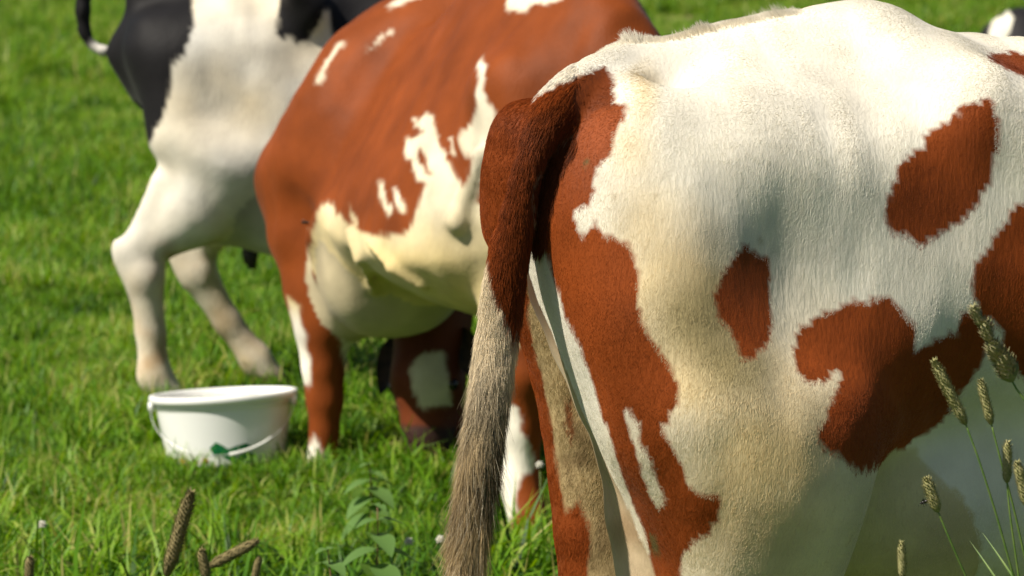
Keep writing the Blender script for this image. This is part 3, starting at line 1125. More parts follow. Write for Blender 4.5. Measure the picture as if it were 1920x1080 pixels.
def near_coat(c, V, Wv, Nw, reg=None, jit=0):
    Q = chart(Wv)
    P = V
    reg = c.region(V, NREG) if reg is None else reg
    reg = np.where((reg == 2) & (Q[:, 0] > 1420), 3, reg)
    n1 = fnoise(P, 14, 1, 3)
    fine = vnoise(P * np.array([1, 1, .35]), 170, 9) + .6 * vnoise(P * np.array([1, 1, .4]), 420, 19)
    Qj = Q + np.stack([n1 * 5, fnoise(P, 16, 4, 3) * 6], 1)
    Qj[:, 1] += 4.5 * fine
    Qj[:, 0] += 2.5 * fine
    sdp = -np.full(len(V), 1e3)
    for pl in (B_SPOT1, B_SPOT2, B_SPOT3, B_SPOT4, B_SPOT5):
        sdp = np.maximum(sdp, poly_sd(Qj, pl))
    th = poly_sd(Qj, B_THIGH)
    th = np.minimum(th, -poly_sd(Qj, I_THIGH))
    sdp = np.maximum(sdp, th)
    sdp = np.maximum(sdp, poly_sd(Qj, [(1000, 262), (1030, 182), (1042, 158), (1085, 140), (1136, 124), (1154, 150), (1155, 200), (1170, 215), (1100, 240)]))
    # right-hand flank beyond sight of the photograph and the far side: large soft-edged patches
    fc = facing(Wv, Nw)
    hid = fnoise(P, 2.2, 40, 3) - 0.12
    far = (V[:, 1] > 0.0) & (fc < 0.0)
    sdp = np.where(far | (Q[:, 0] > 2080), hid * 120, sdp)
    # pale hair: cream with dung and grass stains
    dirt = fnoise(P, 5, 50, 4)
    def blob(x, y, rx, ry, e=1.0):
        return np.clip(1.25 - np.sqrt(((Q[:, 0] - x) / rx) ** 2 + ((Q[:, 1] - y) / ry) ** 2), 0, 1) ** e
    stain = np.clip(blob(1260, 560, 130, 180) * 1.0 + blob(1180, 260, 55, 60) * .5 + blob(1300, 620, 130, 150) * .5 + blob(1430, 900, 260, 340) * 1.0
                    + blob(1210, 170, 30, 60) * .8 + blob(1190, 380, 70, 110) * .35 + 0.10 * dirt, 0, 1)
    pale = mixc(WHITE, CREAM, stain * (0.8 + .4 * dirt))
    olive = np.clip(blob(1300, 590, 105, 90) * .75 + blob(1390, 690, 90, 60) * .7 + blob(1560, 780, 120, 80) * .35 + blob(1470, 1020, 90, 80) * .25, 0, 1) * np.clip(.8 + dirt, 0, 1.4)
    pale = mixc(pale, np.array([0.26, 0.21, 0.09]), np.clip(olive, 0, .7))
    specks = (vnoise(P, 60, 77) > .86) * (dirt > .15)
    pale = mixc(pale, np.array([0.40, 0.29, 0.14]), specks * .5)
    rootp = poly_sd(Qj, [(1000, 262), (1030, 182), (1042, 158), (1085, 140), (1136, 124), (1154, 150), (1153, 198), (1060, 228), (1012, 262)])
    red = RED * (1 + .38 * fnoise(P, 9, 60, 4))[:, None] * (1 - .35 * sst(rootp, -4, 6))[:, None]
    cl = mixc(pale, red, sst(sdp, -1.2, 1.2))
    # lower hocks etc.
    low = sst(-V[:, 2], -.55, -.25)
    cl = mixc(cl, np.array([0.35, .24, .12]), low * .5)
    dung = np.maximum(poly_sd(Qj, [(1016, 262), (1030, 250), (1034, 258), (1024, 280), (1012, 288), (1014, 272)]), np.maximum(poly_sd(Qj, [(1096, 296), (1104, 298), (1104, 312), (1098, 312)]), poly_sd(Qj, [(1216, 996), (1228, 1000), (1236, 1040), (1222, 1036)])))
    cl = mixc(cl, np.array([.13, .095, .03]), sst(dung, -2, 2))
    # left leg: red outside edge, dirty cream hair inside
    m = reg == 2
    if m.any():
        q = Qj[m]
        edge = np.interp(q[:, 1], [300, 400, 520, 600, 700, 800, 900, 1000, 1080, 1200], [1100, 1000, 985, 985, 1006, 1028, 1040, 1055, 1066, 1080])
        r_ = sst(edge + 10 - q[:, 0] + 12 * fnoise(P[m], 20, 8, 2), -3, 3)
        patch = sst(poly_sd(q, [(1040, 960), (1090, 940), (1110, 990), (1100, 1120), (1060, 1140), (1045, 1040)]), -3, 3)
        patch = np.maximum(patch, sst(poly_sd(q, [(1060, 740), (1072, 745), (1080, 800), (1074, 830), (1062, 790)]), -3, 3) * .8)
        dm = sst(fnoise(P[m], 26, 91, 3), 0.0, .6)
        b_ = mixc(np.array([.50, .37, .19])[None].repeat(m.sum(), 0), np.array([.20, .13, .06]), dm * .8)
        cl[m] = mixc(b_, RED * .85, np.maximum(r_, patch))
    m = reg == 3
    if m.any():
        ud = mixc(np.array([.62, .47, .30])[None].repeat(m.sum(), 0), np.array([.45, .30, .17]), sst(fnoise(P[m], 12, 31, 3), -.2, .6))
        ud = mixc(ud, np.array([.10, .045, .02]), sst(-Q[m][:, 1], -720, -540) * (Q[m][:, 0] < 1300))  # gap between tail and thigh: its shade painted in as near-black brown
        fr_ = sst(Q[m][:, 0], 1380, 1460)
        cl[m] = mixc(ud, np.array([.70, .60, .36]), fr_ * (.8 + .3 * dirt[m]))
    # tail
    body_c = cl.copy()
    m = reg == 4
    if m.any():
        q = Qj[m]
        f2 = fnoise(P[m], 18, 71, 3)
        bnd = poly_sd(q, [(1136, 120), (1156, 160), (1150, 205), (1060, 260), (1005, 330), (1000, 480), (975, 600), (962, 622), (948, 570), (930, 545), (920, 500), (919, 430), (910, 400), (918, 330),
                          (950, 240), (1000, 178), (1042, 158), (1085, 138)])
        cx_ = np.interp(q[:, 1], [150, 220, 285, 360, 440, 520], [1130, 1022, 990, 976, 962, 949])
        side = sst(cx_ - q[:, 0], 22, 34)
        tred = RED * (.66 + .30 * side)[:, None]  # deeper brown tail, with the shade of its underside mixed into the colour
        dirty = mixc(np.array([.72, .60, .42])[None].repeat(m.sum(), 0), np.array([.46, .33, .17]), sst(q[:, 1], 620, 860))
        dk = sst(fnoise(P[m] * np.array([1, 1, .4]), 34, 73, 3), -.08, .30) * sst(q[:, 1], 630, 780) * (1 - .75 * sst(q[:, 1], 900, 980))
        dirty = mixc(dirty, np.array([.05, .035, .022]), dk * .85)
        top = sst(q[:, 1], 210, 150) * sst(q[:, 0], 990, 1010)
        cl[m] = mixc(dirty, tred, sst(bnd, -3, 3))
        cm = cl[m]
        wt = (bnd < 0) & (q[:, 1] < 230) & (q[:, 0] + q[:, 1] < 1230)
        cm[wt] = WHITE
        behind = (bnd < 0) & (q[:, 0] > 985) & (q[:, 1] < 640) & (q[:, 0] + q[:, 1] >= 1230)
        cm[behind] = RED * .45  # red darkened behind the tail, gap shade put into the colour
        bodyish = q[:, 0] > 1085
        cm[bodyish] = body_c[m][bodyish]
        cl[m] = cm
    return cl


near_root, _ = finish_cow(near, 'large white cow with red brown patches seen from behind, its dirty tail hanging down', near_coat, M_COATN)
N_SHORT = 600000


def near_hair():
    c = near
    Wv = c.W(c.V)
    Nw = c.W(c.N) - c.W(np.zeros((1, 3)))
    fc = facing(Wv, Nw)
    q = chart(Wv)
    vis = (fc > -0.25) & (q[:, 0] > 780) & (q[:, 0] < 2050) & (q[:, 1] > -120) & (q[:, 1] < 1200)
    reg = c.region(c.V, NREG)
    reg = np.where((reg == 4) & (q[:, 0] > 1080), 0, reg)
    # short body coat
    m = vis & (reg != 4) & ((reg != 3) | (q[:, 0] > 1420))
    P, Nn = sample_surface(c.V, c.Q, c.N, N_SHORT, m.astype(float))
    rg = c.region(P, NREG)
    Pw, Nw2 = c.W(P), c.W(Nn) - c.W(np.zeros((1, 3)))
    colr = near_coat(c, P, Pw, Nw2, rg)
    rd = colr[:, 0] < .45
    colr *= (1 + np.where(rd, .24, .10) * RNG.normal(size=len(P)))[:, None].clip(.45, 1.45)
    colr = np.minimum(colr, .9)
    fl = np.tile(np.array([-.35, 0, -1.0]), (len(P), 1))
    top = sst(P[:, 2], 1.12, 1.38)
    fl = fl * (1 - top)[:, None] + top[:, None] * np.array([-1.0, 0, -.25])
    wv = np.stack([fnoise(P, 9, 101, 2), fnoise(P, 9, 102, 2), .5 * fnoise(P, 9, 103, 2)], 1)
    w2 = np.stack([vnoise(P, 120, 111), vnoise(P, 120, 112), vnoise(P, 120, 113)], 1)
    fl = fl + .45 * wv + (.24 - .13 * top)[:, None] * w2 + .05 * RNG.normal(size=P.shape)
    fl -= (fl * Nn).sum(1)[:, None] * Nn
    fl /= np.linalg.norm(fl, axis=1)[:, None]
    ridge = vnoise(P * np.array([1, 1, 1.]), 95, 140)
    ln = .0075 + .003 * RNG.random(len(P))
    lf = .28 + .22 * ridge
    edge = np.where(rg == 2, 1.5, 1.0)
    # longer tufts along the spine over the rump
    spine = (np.abs(P[:, 1]) < .045) & (P[:, 0] < .5) & (P[:, 2] > 1.30)
    ln = ln * edge
    hair_object('coat_hair', c.root, P, fl, Nn, ln, 0.00034, colr, 3, 0.08, 0)['kind'] = 'stuff'
    del colr
    # tail hair
    m = vis & (reg == 4)
    n = 60000
    P, Nn = sample_surface(c.V, c.Q, c.N, n, (m * 1.0) * (1 + 1.2 * sst(-c.V[:, 2], -1.0, -.8)))
    Pw, Nw2 = c.W(P), c.W(Nn) - c.W(np.zeros((1, 3)))
    colr = near_coat(c, P, Pw, Nw2, np.full(len(P), 4))
    # tail direction along the centre line
    pts = np.array([p for p, r in tl])
    tan = np.gradient(pts, axis=0)
    tan /= np.linalg.norm(tan, axis=1)[:, None]
    d2 = ((P[:, None, :] - pts[None]) ** 2).sum(2)
    wgt = np.exp(-d2 / (2 * .03 ** 2)) + 1e-9
    T = (wgt[:, :, None] * tan[None]).sum(1)
    T /= np.linalg.norm(T, axis=1)[:, None]
    h = 1.6 - 0
    zz = P[:, 2]
    longness = sst(-zz, -1.12, -.72)
    ln = .014 + longness * (.028 + .04 * RNG.random(n)) + .008 * RNG.random(n)
    fl = T + .16 * np.stack([vnoise(P, 130, 121), vnoise(P, 130, 122), vnoise(P, 130, 123)], 1) + .10 * RNG.normal(size=P.shape) * (1 + longness[:, None])
    cl_ = np.stack([vnoise(P * np.array([1, 1, .3]), 70, 171), vnoise(P * np.array([1, 1, .3]), 70, 172), vnoise(P * np.array([1, 1, .3]), 70, 173)], 1)
    fl = fl + cl_ * (.22 * longness)[:, None]
    fl -= .7 * (fl * Nn).sum(1)[:, None] * Nn
    fl += Nn * (.08 - .02 * longness)[:, None]
    fl /= np.linalg.norm(fl, axis=1)[:, None]
    colr *= (1 + .32 * RNG.normal(size=n))[:, None].clip(.4, 1.6)
    darkc = (vnoise(P * np.array([1, 1, .25]), 90, 181) > .35) & (longness > .3)
    colr[darkc] *= .42
    pale_ = (RNG.random(n) < .10) & (longness > .2)
    colr[pale_] = np.array([.66, .56, .40])
    hair_object('tail_hair', c.root, P, fl, Nn, ln, 0.00038, colr, 5, 0.18, .15)['kind'] = 'stuff'
    # upright tufts on the tail head and along the rump line
    roots, dr, nn, ll, cc = [], [], [], [], []
    m = (reg != 2) & (np.abs(c.V[:, 1]) < .03) & (c.V[:, 0] > -.05) & (c.V[:, 0] < .40) & (c.N[:, 2] > .6)
    if m.sum() > 10:
        P, Nn = sample_surface(c.V, c.Q, c.N, 9000, m.astype(float))
        fl = np.array([-.35, 0, .25]) + .5 * np.stack([vnoise(P, 30, 151), vnoise(P, 30, 152), vnoise(P, 30, 153)], 1) + .15 * RNG.normal(size=P.shape)
        fl = fl + Nn * .45
        fl /= np.linalg.norm(fl, axis=1)[:, None]
        tuft = sst(vnoise(P, 25, 160), 0, .8)
        ln = .006 + .022 * tuft * RNG.random(len(P))
        colr = np.tile(WHITE, (len(P), 1)) * (1 + .1 * RNG.normal(size=len(P)))[:, None]
        hair_object('rump_tuft', c.root, P, fl, Nn, ln, 0.0004, colr, 4, .1, 0)['kind'] = 'stuff'


near_hair()

# ================= red cow in the middle, half facing the lens, head down behind the near cow
MID_A = math.atan2(-.97, .55)
hf = np.array([-.544, 9.67])              # right hind foot
hd2 = np.array([math.cos(MID_A), math.sin(MID_A)])
lf2 = np.array([-hd2[1], hd2[0]])
org = hf - hd2 * .22 + lf2 * .19
mid = Cow('cow', tuple(org), MID_A, .014)
mid.roof0, mid.roofp = .18, .85
mid.torso([
    (.10, 1.00, .90, .12, .55), (.24, 1.12, .80, .25, .70), (.42, 1.22, .66, .33, .80), (.60, 1.31, .58, .40, .84), (.80, 1.40, .54, .45, .82),
    (1.05, 1.46, .52, .48, .78), (1.25, 1.46, .54, .44, .70), (1.45, 1.43, .60, .27, .55), (1.56, 1.30, .72, .16, .4)])
ML = [((585, 360), 9.78, .13), ((568, 440), 9.72, .092), ((588, 550), 9.68, .074), ((600, 620), 9.66, .062), ((606, 690), 9.65, .052), ((609, 750), 9.65, .045),
      ((608, 810), 9.65, .034), ((603, 860), 9.65, .034), ((594, 905), 9.63, .044)]
mid.chain([(mid.px(p, Y), r) for p, Y, r in ML], .05, 'rleg')
mid.cap(mid.px((560, 335), 9.80), mid.px((650, 330), 9.70), .10, .13, .12, reg='rleg')
mid.chain([(mid.px(p, Y), r) for p, Y, r in (((612, 300), 9.72, .12), ((652, 235), 9.72, .14), ((712, 150), 9.74, .14), ((800, 92), 9.78, .14), ((900, 60), 9.7, .14))], .14)
hind(mid, 1, .17, .16, reg='lleg', th=1.2)
mid.front(chest=1.45, fr=-.10, fl=.10, th=1.3)
for sg in (-1, 1):
    mid.cap((.46, -.09 + sg * .08, .585), (.36, -.08 + sg * .06, .585), .125, .11, .16, (1, 1, 1.25), reg='udder')
for pts_ in ([(612, 390), (592, 450), (600, 510)],):
    mid.chain([(mid.on(p, -.30 + .02 * i), .020 - .002 * i) for i, p in enumerate(pts_)], .05)
mid.cap((.66, -.40, 1.22), (.62, -.41, 1.12), .09, .09, .14, sub=True)
mid.mesh(2)


def skin_at(c, p):
    """point of the cow's skin seen at a photo spot"""
    Wv = c.W(c.V)
    q = chart(Wv)
    near_ = np.hypot(q[:, 0] - p[0], q[:, 1] - p[1]) < 14
    i = np.where(near_)[0]
    j = i[np.argmin(Wv[i, 1])]
    return c.px(p, Wv[j, 1])


# loose skin fold and elbow point in front of the belly, udder veins
e0, e1, e2 = skin_at(mid, (905, 288)), skin_at(mid, (872, 370)), skin_at(mid, (858, 416))
mid.cap(e0, e1, .024, .022, .02)
mid.cap(e1, e2, .016, .034, .02)
v_ = [skin_at(mid, p) for p in ((650, 430), (672, 490), (700, 545))]
mid.chain([(p, .012) for p in v_], .025)
v_ = [skin_at(mid, p) for p in ((690, 455), (735, 505), (790, 540))]
mid.chain([(p, .010) for p in v_], .025)
mid.mesh(2)
MW = [
    [(905, 278), (926, 290), (890, 380), (862, 372), (884, 320)],
    [(770, 222), (782, 226), (790, 236), (776, 234)],
    [(843, 262), (850, 268), (853, 290), (846, 285)],
    [(655, 386), (663, 400), (672, 425), (660, 424)],
    [(622, 383), (640, 412), (665, 428), (700, 440), (740, 442), (768, 430), (776, 400), (790, 375), (800, 345), (785, 340), (775, 320), (758, 290), (762, 262), (785, 258), (795, 245), (783, 235), (800, 208), (812, 225),
     (818, 262), (830, 275), (845, 310), (865, 345), (885, 375), (910, 390), (1000, 420), (1000, 640), (760, 700), (650, 700), (640, 640), (612, 560), (600, 520), (585, 510), (577, 470), (590, 425), (603, 388)],
    [(708, 340), (718, 345), (722, 365), (740, 400), (728, 402), (712, 372)],
    [(740, 348), (750, 365), (765, 390), (752, 397), (738, 375)],
    [(905, 103), (910, 150), (902, 172), (925, 210), (930, 300), (895, 306), (875, 292), (862, 260), (870, 238), (885, 235), (893, 200), (890, 175), (900, 155), (895, 120)],
    [(950, -40), (1060, -40), (1056, 2), (1012, 8), (985, 22), (950, 16)],
    [(728, 20), (760, 6), (790, -8), (780, -20), (740, 4)],
    [(640, 74), (606, 120), (592, 160), (600, 156), (612, 122), (646, 80)],
    [(703, 74), (735, 50), (738, 54), (702, 82), (684, 96)],
    [(540, 560), (560, 570), (570, 620), (582, 690), (577, 722), (560, 722)],
    [(592, 815), (604, 850), (608, 885), (600, 930), (540, 930), (560, 860)],
    [(950, 755), (972, 765), (978, 810), (1000, 850), (1003, 872), (985, 882), (972, 905), (965, 950), (950, 1040), (915, 1040), (935, 920)],
]


def mid_coat(c, V, Wv, Nw, reg=None):
    Q = chart(Wv)
    Q = Q + np.stack([fnoise(V, 30, 5, 3) * 8, fnoise(V, 30, 6, 3) * 13], 1)
    sdp = -np.full(len(V), 1e3)
    for pl in MW:
        sdp = np.maximum(sdp, poly_sd(Q, pl))
    sdp = np.minimum(sdp, -poly_sd(Q, [(783, 282), (797, 290), (814, 330), (800, 324), (786, 310)]))
    reg = c.region(V, ['rleg', 'lleg', 'udder', 'tail', 'neck', 'head', 'fr', 'fl'])
    red = np.array([.235, .052, .009]) * (1 + .18 * fnoise(V, 6, 61, 3))[:, None]
    pale = mixc(WHITE[None].repeat(len(V), 0), np.array([.74, .58, .28]), np.clip(.25 + .75 * sst(-V[:, 2], -.95, -.65) + .3 * fnoise(V, 6, 62, 3), 0, 1))  # cream belly, yellowed lower down: green bounce from the grass painted in
    pale = mixc(pale, WHITE, sst(-V[:, 2], -.52, -.42))
    cl = mixc(red, pale, sst(sdp, -4, 4))
    m = reg == 3
    cl[m] = np.array([.55, .46, .30])
    return cl


finish_cow(mid, 'red brown cow with a cream belly standing between the white tub and the nearest cow', mid_coat, M_COAT)

# ================= black and white cow on the left
LA = math.radians(9)
lfoot = np.array([-1.134, 10.74])
l_hd = np.array([math.cos(LA), math.sin(LA)])
l_lf = np.array([-l_hd[1], l_hd[0]])
lorg = lfoot - l_hd * .10 + l_lf * .19
left = Cow('cow', tuple(lorg), LA, .015)
left.relief = .005
left.torso([(a * .92, b, c_, d, e) for a, b, c_, d, e in TOR])
basics(left)
hind(left, -1, .19, -.03, hock=(.08, .49), reg='rleg', th=1.25)
hind(left, 1, .17, .18, hock=(.06, .46), foot=(.30, .035), reg='lleg', th=1.2)
left.front(chest=1.48)
for sg in (-1, 1):
    left.cap((.52, sg * .10, .66), (.36, sg * .07, .68), .17, .15, .06, reg='udder')
left.cap(left.on((425, 40), -.42), left.on((445, 190), -.43), .10, .10, .14, sub=True)
left.cap(left.on((425, 345), -.13), left.on((500, 335), -.12), .15, .16, .05, reg='udder')
LT = [((230, -60), 11.4, .035), ((190, -75), 11.35, .034), ((160, -40), 11.3, .03), ((155, 20), 11.3, .026), ((158, 60), 11.3, .02), ((172, 86), 11.3, .014), ((195, 96), 11.3, .018), ((218, 96), 11.32, .016)]
left.chain([(left.px(p, Y), r) for p, Y, r in LT], .02, 'tail')
left.mesh(2)
LB = [
    [(120, -120), (362, -120), (362, 55), (348, 108), (322, 125), (316, 190), (302, 233), (290, 240), (286, 265), (263, 294), (200, 290), (160, 0)],
    [(534, -120), (520, 68), (532, 76), (545, 66), (552, 84), (576, 78), (596, 52), (607, 18), (619, 18), (626, 82), (650, 100), (760, 180), (900, 330), (1190, 340), (1190, 30), (1200, -120)],
    [(1228, -120), (1225, 20), (1400, 60), (1400, -120)],
]


def left_coat(c, V, Wv, Nw, reg=None):
    Q = chart(Wv)
    Q = Q + np.stack([fnoise(V, 22, 5, 3) * 5, fnoise(V, 22, 6, 3) * 7], 1)
    sdp = -np.full(len(V), 1e3)
    for pl in LB:
        sdp = np.maximum(sdp, poly_sd(Q, pl))
    reg = c.region(V, ['rleg', 'lleg', 'udder', 'tail', 'neck', 'head', 'fr', 'fl'])
    white = mixc(np.array([.76, .73, .66])[None].repeat(len(V), 0), CREAM, .25 + .4 * fnoise(V, 5, 62, 3))
    low = sst(-V[:, 2], -.62, -.30)
    white = mixc(white, np.array([.55, .40, .23]), low * (.35 + .8 * np.clip(fnoise(V, 12, 63, 3), -.3, .6)))
    white = mixc(white, np.array([.42, .25, .12]), sst(fnoise(V, 9, 64, 3), .15, .5) * sst(-V[:, 2], -.66, -.5) * .7)
    white = mixc(white, np.array([.06, .045, .03]), sst(-V[:, 2], -.10, -.07))
    cl = mixc(white, BLACK, sst(sdp, -3, 3))
    m = reg == 3
    cl[m] = np.array([.50, .46, .42])
    m = reg == 4
    cl[m] = mixc(np.tile(BLACK, (m.sum(), 1)), np.array([.7, .66, .6]), sst(Q[m][:, 0] + .8 * (Q[m][:, 1] - 60), 180, 195) * (Q[m][:, 1] > 70))
    return cl


lroot, _ = finish_cow(left, 'black and white cow behind the white tub, with a black thigh and bare udder', left_coat, M_COAT)
M_TEAT = mat('dark_teat', (.03, .025, .025), .5, .3)[0]
for (tx, ty) in ((.60, -.10), (.42, -.08), (.60, .08), (.42, .07)):
    MB().ring_tube([(tx, ty, .53), (tx, ty, .49), (tx, ty, .455)], [.024, .02, .014], 10).build('teat', M_TEAT, lroot)

# ================= red cow grazing behind the middle cow: only its face shows
GA = math.radians(-125)
gp = at(818, 600, 9.75)
gdir = np.array([math.cos(GA), math.sin(GA)])
g_o = gp[:2] - gdir * 2.15
graz = Cow('cow', tuple(g_o), GA, .014)
graz.torso([(a * .82 + .30, b * (.74 if a < 1.1 else .82), c_ * .95, d * .85, e) for a, b, c_, d, e in TOR])
hind(graz, -1, .11, .30, stifle=(.52, .72), reg='rleg')
hind(graz, 1, .11, .34, stifle=(.52, .72), reg='lleg')
for i_, p_ in enumerate(graz.prims):
    graz.prims[i_] = (p_[0] * np.array([1, 1, .84]), p_[1] * np.array([1, 1, .84])) + p_[2:]
graz.front(fr=-.05, fl=.02, stance=.10, poll=(2.15, 0, gp[2]), hdir=(.22, 0.12, -.95))
graz.mesh(2)


def graz_coat(c, V, Wv, Nw, reg=None):
    Q = chart(Wv)
    Q = Q + np.stack([fnoise(V, 22, 5, 3) * 5, fnoise(V, 22, 6, 3) * 5], 1)
    pl = [(785, 665), (832, 660), (838, 690), (846, 740), (850, 762), (790, 766), (770, 730), (768, 700)]
    red = np.array([.13, .03, .009]) * (1 + .2 * fnoise(V, 6, 61, 3))[:, None]
    cl = mixc(red, np.array([.62, .56, .38]), sst(poly_sd(Q, pl), -3, 3))
    cl = mixc(cl, np.array([.025, .02, .02]), sst(poly_sd(Q, [(740, 800), (860, 800), (880, 700), (905, 700), (880, 900), (740, 900)]), -5, 5) * .8)
    return cl


groot, _ = finish_cow(graz, 'red cow grazing with its white blazed face seen under the belly of a standing cow', graz_coat, M_COAT)
M_EAR = noisy('dark_ear', (.015, .012, .012), (.05, .03, .02), 30, .7)
M_EARR = noisy('pale_ear_rim', (.35, .25, .18), (.5, .38, .28), 30, .7)
graz.ears(groot, M_EAR, M_EARR)
M_EYE = mat('eye_dark', (.01, .008, .006), .12, .6)[0]
M_NOSE = mat('wet_muzzle', (.02, .015, .014), .3, .5)[0]
hp_, hd_, hy_, hf_ = graz.hd
for sg in (-1, 1):
    MB().ball(hp_ + hd_ * .19 + hy_ * sg * .098 + hf_ * .025, .021, 12, 8).build('eye', M_EYE, groot)
    MB().ball(hp_ + hd_ * .50 + hy_ * sg * .034 + hf_ * .040, .014, 10, 7, (1, 1, .7)).build('nostril', M_NOSE, groot)

# ================= black and white cow lying far off
lieo = at(1822, 62, 24.0)
lie = Cow('cow', (lieo[0] + .1, 24.0), math.radians(12), .02)
lie.torso([(0.0, .80, .02, .2, .3), (.2, .92, .0, .32, .3), (.6, .92, -.02, .42, .3), (1.1, .92, -.02, .42, .35), (1.5, .86, .0, .34, .4), (1.75, .70, .1, .2, .4)])
lie.cap((.25, -.35, .25), (.75, -.5, .14), .17, .12, .1)
lie.cap((.75, -.5, .10), (.35, -.62, .05), .06, .05, .06)
lie.cap((1.5, -.3, .2), (1.8, -.35, .06), .12, .06, .08)
lie.chain([((1.6, 0, .7), .17), ((1.85, 0, .95), .13), ((2.0, 0, 1.05), .12)], .1, 'neck', (1, .8, 1))
lie.head(np.array([2.0, 0, 1.05]), np.array([.8, 0, -.6]))
lie.mesh(2)


def lie_coat(c, V, Wv, Nw, reg=None):
    Q = chart(Wv)
    pl = [(1862, 30), (1878, 32), (1890, 18), (1900, 34), (1896, 50), (1885, 80), (1850, 80)]
    s_ = np.maximum(poly_sd(Q, pl), (fnoise(V, 2.4, 44, 2) - .2) * 60 - 200 * (Q[:, 0] < 2010))
    return mixc(BLACK[None].repeat(len(V), 0) * 1.5, np.array([.76, .72, .6]), sst(s_, -2, 2))


finish_cow(lie, 'black and white cow lying far off, beyond the back of the nearest cow', lie_coat, M_COAT)

# ------------------------------------------------------------------ white tub
M_TUB = mat('white_plastic', (.88, .88, .86), .35, .5)
M_TUB[2].inputs['Subsurface Weight'].default_value = 0.0
M_TUB = M_TUB[0]
tub = empty('tub', (bp_[0], 9.72, 0.0))
tub.rotation_euler = (math.radians(-4.0), math.radians(-2.8), 0)
tag(tub, 'white plastic feed tub with a wire handle standing in the grass', 'tub')
H_ = .200
ZB = 0.015
prof = [(.001, ZB), (.160, ZB), (.168, ZB + .006), (.1695, ZB + .014), (.1945, ZB + H_ - .040), (.196, ZB + H_ - .03), (.200, ZB + H_ - .028), (.2005, ZB + H_ - .020), (.1985, ZB + H_ - .018)]
MB().lathe(prof + [(.194, ZB + H_ - .018), (.164, ZB + .014), (.001, ZB + .013)], 72).build('wall', M_TUB, tub)
rimp = [(.1955, ZB + H_ - .016), (.209, ZB + H_ - .017), (.2145, ZB + H_ - .010), (.2145, ZB + H_ + .002), (.211, ZB + H_ + .006), (.199, ZB + H_ + .006), (.1955, ZB + H_), (.1955, ZB + H_ - .016)]
MB().lathe(rimp, 72).build('rim', M_TUB, tub)
M_WIRE = mat('pale_wire', (.55, .55, .53), .35, .5)[0]
M_WIRE.node_tree.nodes['Principled BSDF'].inputs['Metallic'].default_value = .6
# handle hangs down over the front side
zr = ZB + H_ - .024
pts = []
for i in range(25):
    t = math.pi * i / 24
    x = -.206 * math.cos(t)
    drop = math.sin(t)
    pts.append((x - .0 * drop, -.045 - .165 * drop, zr - .135 * drop))
hb = MB().ring_tube(pts, .0017, 8)
h_o = hb.build('handle', M_WIRE, tub)
MB().ring_tube(pts[13:19], .006, 10).build('grip', mat('pale_grip', (.62, .62, .58), .4)[0], h_o)
for sg in (-1, 1):
    MB().ring_tube([(sg * .197, -.045, zr), (sg * .212, -.045, zr)], .014, 14).build('handle_lug', M_TUB, tub)


def wrap_label(name, pts2, m, parent, off=.0012):
    """a printed sticker on the tub wall: polygon in (angle deg, height), laid on the cone"""
    bm = MB()
    pts2 = np.array(pts2, float)
    # dense grid clipped to polygon
    a0, a1 = pts2[:, 0].min(), pts2[:, 0].max()
    z0, z1 = pts2[:, 1].min(), pts2[:, 1].max()
    na, nz_ = 60, 44
    A, Z = np.meshgrid(np.linspace(a0, a1, na), np.linspace(z0, z1, nz_), indexing='ij')
    ac, zc = (A[:-1, :-1] + A[1:, 1:]) / 2, (Z[:-1, :-1] + Z[1:, 1:]) / 2
    ins = poly_sd(np.stack([ac.ravel(), zc.ravel() * 400], 1), pts2 * np.array([1, 400])).reshape(ac.shape) > 0
    R = .168 + (Z - ZB - .006) / (H_ - .036) * .028 + off
    th = np.radians(A)
    bm.v = [np.array([R[i, j] * math.cos(th[i, j]), R[i, j] * math.sin(th[i, j]), Z[i, j]]) for i in range(na) for j in range(nz_)]
    bm.f = [(i * nz_ + j, (i + 1) * nz_ + j, (i + 1) * nz_ + j + 1, i * nz_ + j + 1) for i in range(na - 1) for j in range(nz_ - 1) if ins[i, j]]
    return bm.build(name, m, parent)


M_GRN = mat('green_print', (.01, .16, .05), .4)[0]
M_ORG = mat('orange_print', (.75, .16, .03), .4)[0]
wrap_label('green_print', [(260, .075), (266, .092), (272, .082), (277, .070), (284, .078), (294, .084), (300, .072), (296, .058), (303, .050), (300, .030), (290, .034), (284, .024), (276, .040), (270, .052), (264, .050)], M_GRN, tub)
for k, (a, z) in enumerate(((228, .036), (243, .036), (254, .040))):
    wrap_label('orange_print', [(a - 3, z - .006), (a + 1, z - .009), (a + 4, z), (a + 1, z + .009), (a - 2, z + .006)], M_ORG, tub)

# ------------------------------------------------------------------ timothy and other tall plants near the lens
M_SEED = noisy('green_seed_head', (.24, .24, .09), (.42, .38, .19), 300, .8, .1, .3)
M_SEEDB = noisy('brown_seed_head', (.17, .14, .06), (.28, .23, .11), 250, .85, .1, .3)
M_STEM = noisy('green_stem', (.09, .17, .03), (.15, .22, .05), 60, .5, .3)


